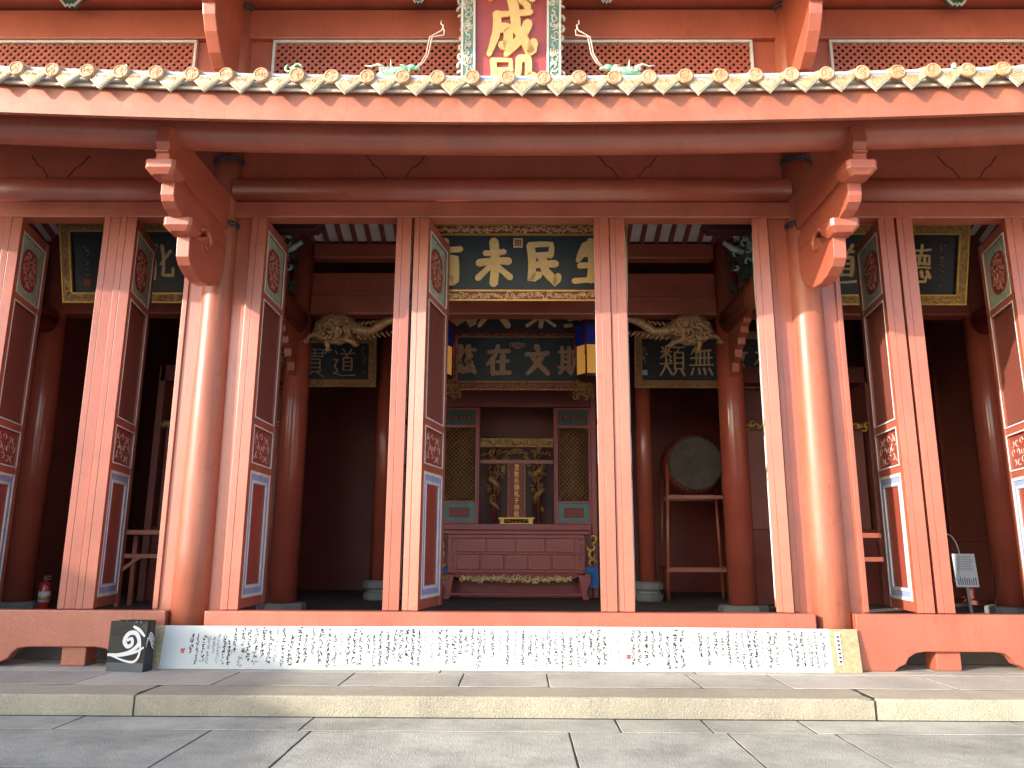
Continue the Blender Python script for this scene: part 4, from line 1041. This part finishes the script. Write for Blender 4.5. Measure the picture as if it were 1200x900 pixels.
bx(-1.5, 1.5, 1.21, 1.25, 0.0, 4.4).build("niche_back", 'red_deep', sh)
bx(-1.5, 1.5, -0.06, 0.1, 3.79, 4.4).build("shrine_header", 'red_deep', sh)
bx(-0.75, 0.75, 0.1, 0.2, 2.98, 3.16).build("canopy_beam", 'gold_old', sh)
mb = MB(); border_curls(mb, -0.74, 0.74, 2.98, 3.16, 0.09, 26, 0.05, 0.014, 3); border_curls(mb, -0.74, 0.74, 2.78, 2.94, 0.12, 20, 0.06, 0.014, 4); mb.build("canopy_carving", 'gold_old', sh)
bx(-0.75, 0.75, 0.12, 0.2, 2.66, 2.72).build("canopy_rail", 'red_altar', sh)
bx(-0.75, 0.75, 0.115, 0.2, 2.645, 2.659).build("canopy_gilding", 'gold_old', sh)
st = thing("spirit_tablet", "upright tablet with gold inscription on a low gilt stand in the shrine niche", "tablet", (AX, 15.85, FZ+1.421))
MB().prism([(-0.31, 0.12), (0.31, 0.12), (0.33, 0.9), (0.36, 1.3), (0.24, 1.5), (0.1, 1.6), (-0.1, 1.6), (-0.24, 1.5), (-0.36, 1.3), (-0.33, 0.9)], 'y', 0.02, 0.08).build("carved_surround", 'dark_red', st)
mb = MB(); r2 = random.Random(4)
for i in range(40):
    a = r2.uniform(-0.3, 3.44); mb.curl(0.28*math.cos(a), 1.08+0.42*math.sin(a), 0.01, 0.05, r2.uniform(0, 6), 5, 0.014, 7, 5)
mb.build("surround_carving", 'gold_old', st)
bx(-0.165, 0.165, -0.02, 0.021, 0.13, 1.22).build("tablet_board", 'carve_red', st)
f = MB(); f.box(-0.18, -0.165, -0.03, 0.02, 0.13, 1.235); f.box(0.165, 0.18, -0.03, 0.02, 0.13, 1.235); f.box(-0.165, 0.165, -0.03, 0.02, 1.22, 1.235); f.build("gilt_border", 'gold_old', st)
mb = MB()
for i, ch in enumerate('至聖先師孔子神位'): glyph(mb, ch, 0, 1.15-i*0.135, 0.105, 0.115, -0.021, 0.006, 0.11)
mb.build("inscription", 'gold', st)
f = MB(); f.box(-0.36, 0.36, -0.12, 0.12, 0.10, 0.13); f.box(-0.34, 0.34, -0.1, 0.1, 0.0, 0.02)
for s in (-1, 1): f.prism([(s*0.32, 0.02), (s*0.25, 0.02), (s*0.24, 0.1), (s*0.34, 0.1)], 'y', -0.1, -0.06)
for k in range(7): f.curl(-0.2+k*0.066, 0.06, -0.09, 0.03, k, 5, 0.009, 6, 5)
f.build("gilt_stand", 'gold', st)

tb = thing("altar_table", "red altar table with panelled front, gold carved apron and scroll ends", "altar table", (AX, 14.9, FZ))
bx(-1.40, 1.40, 0.0, 0.62, 1.20, 1.27).build("tabletop", 'red_altar', tb, bevel=0.012)
bx(-1.30, 1.30, 0.06, 0.56, 0.48, 1.199).build("front_body", 'red_altar', tb)
f = MB()
for a, b in ((1.13, 1.195), (0.83, 0.87), (0.50, 0.545)): f.box(-1.3, 1.3, 0.025, 0.0595, a, b)
f.build("front_rails", 'red_altar', tb, bevel=0.005)
def gilt_panel(x0, x1, z0, z1):
    o = bx(x0, x1, 0.03, 0.0598, z0, z1).build("front_panel", 'red_altar', tb, bevel=0.008)
    l = 0.007; i = 0.022; e = MB(); y0, y1 = 0.0265, 0.0302
    e.box(x0+i, x0+i+l, y0, y1, z0+i, z1-i); e.box(x1-i-l, x1-i, y0, y1, z0+i, z1-i); e.box(x0+i+l, x1-i-l, y0, y1, z0+i, z0+i+l); e.box(x0+i+l, x1-i-l, y0, y1, z1-i-l, z1-i)
    e.build("gilt_line", 'gold_old', o)
for k in range(4): gilt_panel(-1.12+k*0.565, -1.12+k*0.565+0.53, 0.875, 1.125)
for k in range(5): gilt_panel(-1.12+k*0.452, -1.12+k*0.452+0.42, 0.55, 0.825)
for s in (-1, 1):
    mb = MB(); r2 = random.Random(6)
    for k in range(8): mb.curl(s*1.22, 0.56+k*0.075, 0.05, 0.04, k, 5*s, 0.008, 7, 5)
    mb.build("end_tracery", 'gold_old', tb)
    mb = MB()
    for k in range(4): mb.curl(s*(1.44+0.02*(k % 2)), 0.66+k*0.16, 0.1, 0.10, 1.5*k, 5*s, 0.03, 10, 6)
    mb.build("gold_scroll_end", 'gold', tb)
    bx(*sorted((s*1.31, s*1.56)), 0.14, 0.19, 0.22, 0.60).build("blue_cloth_end", 'blue_cloth', tb)
    lg = [(s*1.40, 0.46), (s*1.42, 0.36), (s*1.36, 0.22), (s*1.33, 0.12), (s*1.38, 0.03), (s*1.36, 0.0), (s*1.26, 0.0), (s*1.22, 0.12), (s*1.20, 0.30), (s*1.16, 0.46)]
    MB().prism(lg, 'y', 0.03, 0.14).build("leg", 'red_altar', tb, bevel=0.01)
    MB().prism(lg, 'y', 0.48, 0.59).build("leg", 'red_altar', tb, bevel=0.01)
    mb = MB(); mb.curl(s*1.34, 0.42, 0.02, 0.07, 0, 5*s, 0.022, 8, 5); mb.curl(s*1.3, 0.06, 0.02, 0.03, 0, 5*s, 0.012, 8, 5); mb.build("leg_gilding", 'gold_old', tb)
bx(-1.24, 1.24, 0.05, 0.12, 0.075, 0.12).build("stretcher", 'red_altar', tb, bevel=0.006)
ap = [(-1.18, 0.475)]+[(-1.18+2.36*i/24, 0.30+0.10*abs(i/24-0.5)*2+0.025*math.cos(i*1.57)) for i in range(25)]+[(1.18, 0.475)]
MB().prism(ap, 'y', 0.03, 0.06).build("apron", 'carve_red', tb)
mb = MB(); border_curls(mb, -1.05, 1.05, 0.30, 0.46, 0.022, 60, 0.055, 0.016, 9); border_curls(mb, -1.0, 1.0, 0.33, 0.44, 0.015, 40, 0.04, 0.013, 10); mb.build("apron_carving", 'gold_pale', tb)

# ------------------------------------------------------------------ drum on its stand
dr = thing("ceremonial_drum", "large pale-skinned drum resting on a red wooden stand right of the altar", "drum", (3.50, 15.2, 3.0))
MB().lathe([(0.50, -0.40), (0.58, -0.2), (0.60, 0), (0.58, 0.2), (0.50, 0.40)], n=40).build("barrel", 'red_deep', dr).rotation_euler = (R(90), 0, 0)
MB().lathe([(0.515, -0.002), (0.515, 0.03), (0.49, 0.045)], n=40).build("drum_skin", 'drum_skin', dr, loc=(0, -0.41, 0)).rotation_euler = (R(90), 0, 0)
mb = MB()
for k in range(36):
    a = 2*math.pi*k/36; mb.blob((0.525*math.cos(a), -0.40, 0.525*math.sin(a)), (0.014, 0.014, 0.014), 6, 4)
mb.build("drum_nails", 'gold_old', dr)
ds = thing("drum_stand", "tall red wooden frame carrying the drum right of the altar", "stand", (3.50, 15.2, FZ))
for sx in (-1, 1):
    for sy in (-1, 1):
        MB().tube([(sx*0.60, sy*0.33, 0), (sx*0.52, sy*0.3, 2.55)], 0.035, 8).build("leg", 'red', ds)
    bx(sx*0.56-0.03, sx*0.56+0.03, -0.3, 0.3, 0.55, 0.62).build("side_rail", 'red', ds)
for sy in (-1, 1):
    bx(-0.55, 0.55, sy*0.31-0.03, sy*0.31+0.03, 1.88, 1.96).build("top_rail", 'red', ds, bevel=0.008)
    bx(-0.58, 0.58, sy*0.33-0.03, sy*0.33+0.03, 0.52, 0.60).build("bottom_rail", 'red', ds, bevel=0.008)

# ------------------------------------------------------------------ side altars
for s, nm in ((-1, "left"), (1, "right")):
    t = thing("offering_table", f"narrow red offering table in the {nm} side bay", "table", (s*5.45, 12.9, FZ), group="offering tables in the side bays")
    bx(-0.95, 0.95, -0.28, 0.28, 1.13, 1.21).build("tabletop", 'red', t, bevel=0.01)
    bx(-0.86, 0.86, -0.24, -0.19, 0.76, 0.83).build("stretcher", 'red', t, bevel=0.006)
    bx(-0.86, 0.86, 0.19, 0.24, 0.76, 0.83).build("stretcher", 'red', t, bevel=0.006)
    for sx in (-1, 1):
        for sy in (-1, 1): bx(sx*0.86-0.035, sx*0.86+0.035, sy*0.215-0.035, sy*0.215+0.035, 0, 1.129).build("leg", 'red', t, bevel=0.006)
        MB().prism([(sx*0.82, 0.55), (sx*0.82, 0.62), (sx*0.62, 0.76), (sx*0.55, 0.76)], 'y', -0.235, -0.195).build("corner_brace", 'red', t)
    c = thing("side_shrine", f"dark red shrine cabinet with gilded carved trim in the {nm} side bay", "shrine", (s*5.35, 13.9, FZ), group="shrines in the side bays")
    bx(-1.3, 1.3, 0.3, 0.9, 0, 1.3).build("shrine_base", 'red_deep', c)
    bx(-1.3, 1.3, 0.85, 0.9, 1.3, 4.3).build("back_panel", 'red_deep', c)
    for sx in (-1, 1):
        bx(sx*1.27-0.06, sx*1.27+0.06, 0.2, 0.9, 0, 4.3).build("side_post", 'red_wall', c, bevel=0.01)
        bx(sx*0.82-0.3, sx*0.82+0.3, 0.25, 0.29, 1.3, 3.1).build("door_panel", 'red_wall', c, bevel=0.01)
        mb = MB(); r2 = random.Random(1)
        for k in range(40): mb.curl(sx*0.47+r2.uniform(-.035, .035), 1.35+k*0.043, 0.2, 0.03, r2.uniform(0, 6), 5, 0.011, 6, 4)
        mb.build("gilded_strip", 'gold', c)
    bx(-1.2, 1.2, 0.22, 0.3, 3.1, 3.25).build("canopy_beam", 'red_deep', c)
    mb = MB(); border_curls(mb, -1.2, 1.2, 3.05, 3.28, 0.2, 46, 0.06, 0.02, 12); mb.build("gilded_canopy", 'gold', c)
    bx(-1.3, 1.3, 0.2, 0.9, 4.0, 4.3).build("cornice", 'red_deep', c)

# fire extinguishers, notice
def extinguisher(x, y, label):
    e = thing("fire_extinguisher", label, "fire extinguisher", (x, y, FZ), group="fire extinguishers by the inner columns")
    MB().lathe([(0.075, 0.0), (0.08, 0.01), (0.08, 0.36), (0.065, 0.41), (0.03, 0.43), (0.028, 0.46)], n=24).build("cylinder", 'ext_red', e)
    MB().lathe([(0.0815, 0.14), (0.0815, 0.29)], n=24).build("paper_label", 'sign_white', e)
    MB().lathe([(0.0825, 0.175), (0.0825, 0.225)], n=24).build("label_stripe", 'gold', e)
    MB().box(-0.03, 0.07, -0.012, 0.012, 0.46, 0.475).box(-0.03, 0.08, -0.012, 0.012, 0.50, 0.513).box(-0.02, 0.01, -0.011, 0.011, 0.474, 0.501).build("handle", 'metal_grey', e)
    MB().tube([(-0.03, 0, 0.46), (-0.09, 0, 0.43), (-0.105, 0, 0.3), (-0.095, 0, 0.12)], [0.011, 0.011, 0.012, 0.018], 8).build("hose", 'dark', e)
extinguisher(-6.93, 11.75, "red fire extinguisher with white label beside the leftmost inner column")
extinguisher(7.50, 11.40, "red fire extinguisher just inside the right edge of the picture")
sg2 = thing("notice_stand", "small white notice board on a grey post in the right side bay", "notice", (6.66, 11.6, FZ), (R(-6), 0, R(-6)))
bx(-0.155, 0.155, -0.012, 0.012, 0.42, 0.90).build("notice_board", 'sign_white', sg2, bevel=0.006)
mb = MB(); r2 = random.Random(3)
for k in range(9): mb.box(-0.12, 0.12-r2.uniform(0, .05), -0.0135, -0.0121, 0.66+k*0.025, 0.666+k*0.025)
mb.build("print_lines", 'sign_ink', sg2)
mb = MB()
for k in range(9): mb.box(-0.13+k*0.03, -0.115+k*0.03, -0.0135, -0.0121, 0.45, 0.55+r2.uniform(-.03, .02))
mb.build("print_figures", 'sign_ink', sg2)
bx(-0.02, 0.02, 0.013, 0.04, 0.0, 0.6).build("post", 'metal_grey', sg2)
bx(-0.12, 0.12, -0.1, 0.14, 0.0, 0.02).build("foot", 'metal_grey', sg2)
cb_ = [(math.cos(a)*0.16-0.13, 0.02, 0.84+math.sin(a)*0.34) for a in [R(-75+15*i) for i in range(15)]]
tag(MB().tube([(6.66+p[0]-0.12, 11.6, FZ+p[2]) for p in cb_], 0.008, 6).build("loose_cable", 'sign_white'), "thin white cable looping beside the notice in the right side bay", "cable")
# little lamps under the side plaques
for s, lab in ((-1, "small white downlight above the left side bay doors"), (1, "small white downlight above the right side bay doors")):
    o = thing("ceiling_lamp", lab, "lamp", (s*4.95, 11.9, 4.62), group="small lamps in the side bays")
    MB().lathe([(0.05, 0), (0.075, 0.03), (0.075, 0.09)], n=20).build("lamp_body", 'white_paint', o)
    MB().tube([(0, 0, 0.09), (0, 0.1, 0.5)], 0.01, 6).build("lamp_arm", 'metal_grey', o)

# ------------------------------------------------------------------ scroll, bag
YS0, YS1 = 8.345, 8.405
sc = thing("calligraphy_scroll", "long white calligraphy scroll propped along the foot of the middle threshold", "scroll", (0, 0, 0))
H0, H1 = ZP+0.002, 0.592
def on(z): return YS0+(YS1-YS0)*(z-H0)/(H1-H0)
def sheet(xa, xb, n, name, m, th=0.004, amp=0.006, parent=None):
    mb = MB(); r2 = random.Random(int(xa*10))
    ph = [r2.uniform(0, 6) for _ in range(3)]
    wob = lambda x: amp*(math.sin(x*2.1+ph[0])+0.6*math.sin(x*4.7+ph[1]))
    topw = lambda x: 0.006*math.sin(x*0.9+1.0)
    for i in range(n+1):
        x = xa+(xb-xa)*i/n
        for z, d in ((H0, 0), (H1+topw(x), 0), (H1+topw(x), th), (H0, th)):
            mb.v.append((x, on(z)+wob(x)*(0.4+0.6*(z-H0)/(H1-H0))+d, z))
    for i in range(n):
        for j in range(4):
            j2 = (j+1) % 4
            mb.face((i*4+j, i*4+j2, i*4+4+j2, i*4+4+j), False)
    mb.face((0, 1, 2, 3)); mb.face((n*4+3, n*4+2, n*4+1, n*4))
    return mb.build(name, m, parent), wob
XA, XB = -3.615, 3.335
_, wob = sheet(XA, XB, 70, "paper", 'paper', parent=sc)
sheet(XA-0.155, XA-0.001, 4, "brocade_end", 'brocade', amp=0.002, parent=sc)
sheet(XB+0.001, XB+0.29, 4, "brocade_end", 'brocade', amp=0.002, parent=sc)
ts = bx(XB+0.05, XB+0.105, 0, 0.002, 0.24, 0.56).build("title_slip", 'paper', sc)
ts.location = (0, YS0-0.006, 0); ts.rotation_euler = (-math.atan2(YS1-YS0, H1-H0), 0, 0); ts.location.z = 0.0; ts.location.y = 8.315
ink = MB(); pale = MB(); r2 = random.Random(21)
def strokes(mb, x, zc, sz, w):
    n = r2.randint(3, 5)
    for k in range(n):
        ax, az = x+r2.uniform(-.5, .5)*sz, zc+r2.uniform(-.5, .5)*sz
        ang = r2.choice((0.1, 0.1, -1.3, -2.1, -0.8, -1.57))+r2.uniform(-.3, .3)
        ln = sz*r2.uniform(0.35, 0.95); P = []
        for i in range(4):
            t = i/3; a2 = ang+r2.uniform(-.3, .3)*t
            P.append((ax+math.cos(ang)*ln*t+0.12*sz*math.sin(t*3), az+math.sin(ang)*ln*t+0.1*sz*math.sin(t*3.1)))
        b0 = len(mb.v)
        for i, (px, pz) in enumerate(P):
            ww = w*(1.1-0.25*i)*r2.uniform(0.7, 1.2)
            pz = min(max(pz, 0.18), 0.575)
            d = (P[min(i+1, 3)][0]-P[max(i-1, 0)][0], P[min(i+1, 3)][1]-P[max(i-1, 0)][1]); l = math.hypot(*d) or 1
            nx, nz = -d[1]/l*ww, d[0]/l*ww
            for q in (1, -1):
                X_, Z_ = px+q*nx, pz+q*nz
                mb.v.append((X_, on(Z_)+wob(X_)*(0.4+0.6*(Z_-H0)/(H1-H0))-0.0022, Z_))
        for i in range(3): mb.face((b0+2*i, b0+2*i+1, b0+2*i+3, b0+2*i+2))
x = XA+0.30
while x < XB-0.05:
    light = r2.random() < 0.2
    mb = pale if light else ink
    sz = r2.uniform(0.023, 0.036)
    z = 0.555-r2.choice((0, 0, 0, 0.02, 0.06)); bot = 0.21+r2.choice((0, 0, 0.02, 0.1))
    if x < XA+0.75: sz *= 0.75; z -= 0.06; mb = pale if r2.random() < .6 else ink
    wbase = r2.choice((0.0036, 0.0040, 0.0045, 0.0054))
    while z > bot:
        strokes(mb, x+r2.uniform(-.006, .006), z, sz*r2.uniform(0.8, 1.25), wbase)
        z -= sz*r2.uniform(0.95, 1.3)
    x += r2.uniform(0.060, 0.082)*(0.8 if x < XA+0.75 else 1)
ink.build("ink_writing", 'ink', sc); pale.build("faded_ink_writing", 'ink_pale', sc)
mb = MB()
for (sx_, sz_) in ((XA+0.22, 0.335), (XB-2.1, 0.30)):
    yy = on(sz_)+wob(sx_)*0.7
    for k in range(3): mb.box(sx_-0.018+k*0.014, sx_-0.01+k*0.014, yy-0.004, yy-0.002, sz_-0.02, sz_+0.02)
    mb.box(sx_-0.02, sx_+0.026, yy-0.0045, yy-0.002, sz_+0.02, sz_+0.027)
mb.build("red_seal", 'seal_red', sc)
mb = MB()
for k in range(7): mb.box(XB+0.066, XB+0.09, on(0.27+k*0.04)-0.012, on(0.27+k*0.04)-0.011, 0.262+k*0.04, 0.28+k*0.04)
mb.build("title_writing", 'ink', sc)

bg = thing("paper_bag", "black glossy paper bag with a white brush swirl standing before the left threshold board", "bag", (-3.86, 8.22, ZP+0.001), (0, 0, R(-9)))
w, d, h = 0.205, 0.075, 0.49
b_ = MB(); r2 = random.Random(9)
lev = [0, 0.18, 0.34, h]
for li, z in enumerate(lev):
    dd = d*(1 if li < 3 else 0.9); pinch = 0.02*li/3
    for (xx, yy) in ((-w, -dd), (0, -dd-0.004*(li % 2)), (w, -dd), (w-pinch*1.2, 0), (w, dd), (0, dd), (-w, dd), (-w+pinch, 0)):
        b_.v.append((xx+r2.uniform(-.003, .003), yy+r2.uniform(-.003, .003), z+(r2.uniform(-.006, .006) if li == 3 else 0)))
for i in range(3):
    for k in range(8):
        k2 = (k+1) % 8; b_.face((i*8+k, i*8+k2, i*8+8+k2, i*8+8+k))
b_.face(list(range(7, -1, -1)))
b_.build("bag_body", 'bag_black', bg)
mb = MB().box(-w+0.002, w-0.002, -d-0.0075, -d-0.003, 0.0, 0.085); mb.build("grey_band", 'bag_grey', bg)
def brush(pts, wid, y, name, n=30, side=False):
    m_ = MB(); Q = []
    for i in range(n+1):
        t = i/n*(len(pts)-1); k = min(int(t), len(pts)-2); f_ = t-k
        p0, p1, p2, p3 = [Vector(pts[max(0, min(len(pts)-1, k+j))]) for j in (-1, 0, 1, 2)]
        q = 0.5*((2*p1)+(p2-p0)*f_+(2*p0-5*p1+4*p2-p3)*f_*f_+(3*p1-p0-3*p2+p3)*f_**3); Q.append(q)
    for i, q in enumerate(Q):
        dv = (Q[min(i+1, n)]-Q[max(i-1, 0)]).normalized(); nn = Vector((-dv.y, dv.x))*wid*(0.7+0.5*math.sin(math.pi*i/n))
        for s_ in (1, -1):
            pp = q+nn*s_
            m_.v.append((pp.x, y-0.00002*i, pp.y) if not side else (y+0.00002*i, pp.x, pp.y))
    for i in range(n): m_.face((2*i, 2*i+1, 2*i+3, 2*i+2))
    m_.build(name, 'bag_white', bg)
yb_ = -d-0.009
brush([(0.0, 0.30), (0.055, 0.32), (0.06, 0.265), (0.01, 0.245), (-0.025, 0.30), (0.02, 0.37), (0.10, 0.37), (0.14, 0.28), (0.06, 0.20), (-0.06, 0.165), (-0.20, 0.16)], 0.018, yb_, "white_swirl", 60)
brush([(-0.20, 0.16), (-0.08, 0.155), (0.10, 0.19), (0.198, 0.24)], 0.012, yb_-0.001, "white_swirl", 24)
brush([(0.06, 0.44), (0.13, 0.405), (0.198, 0.345)], 0.014, yb_-0.001, "white_swirl", 16)
brush([(-0.15, 0.15), (0.0, 0.105), (0.1, 0.10), (0.15, 0.16), (0.155, 0.27), (0.135, 0.33)], 0.010, yb_-0.0015, "white_swirl", 40)
for k in range(4):
    brush([(-0.07, 0.24+k*0.03), (-0.02, 0.37-k*0.02), (0.03, 0.34-k*0.035), (0.06, 0.30-k*0.03)], 0.005, w+0.006+k*0.0004, "white_swirl", 16, True)
mb = MB()
for xx in (-0.11, -0.03, 0.08, 0.13): mb.box(xx-0.012, xx+0.012, -d*0.9-0.004, -d*0.9+0.002, h-0.02, h+0.004)
mb.build("torn_handle_tabs", 'bag_grey', bg)
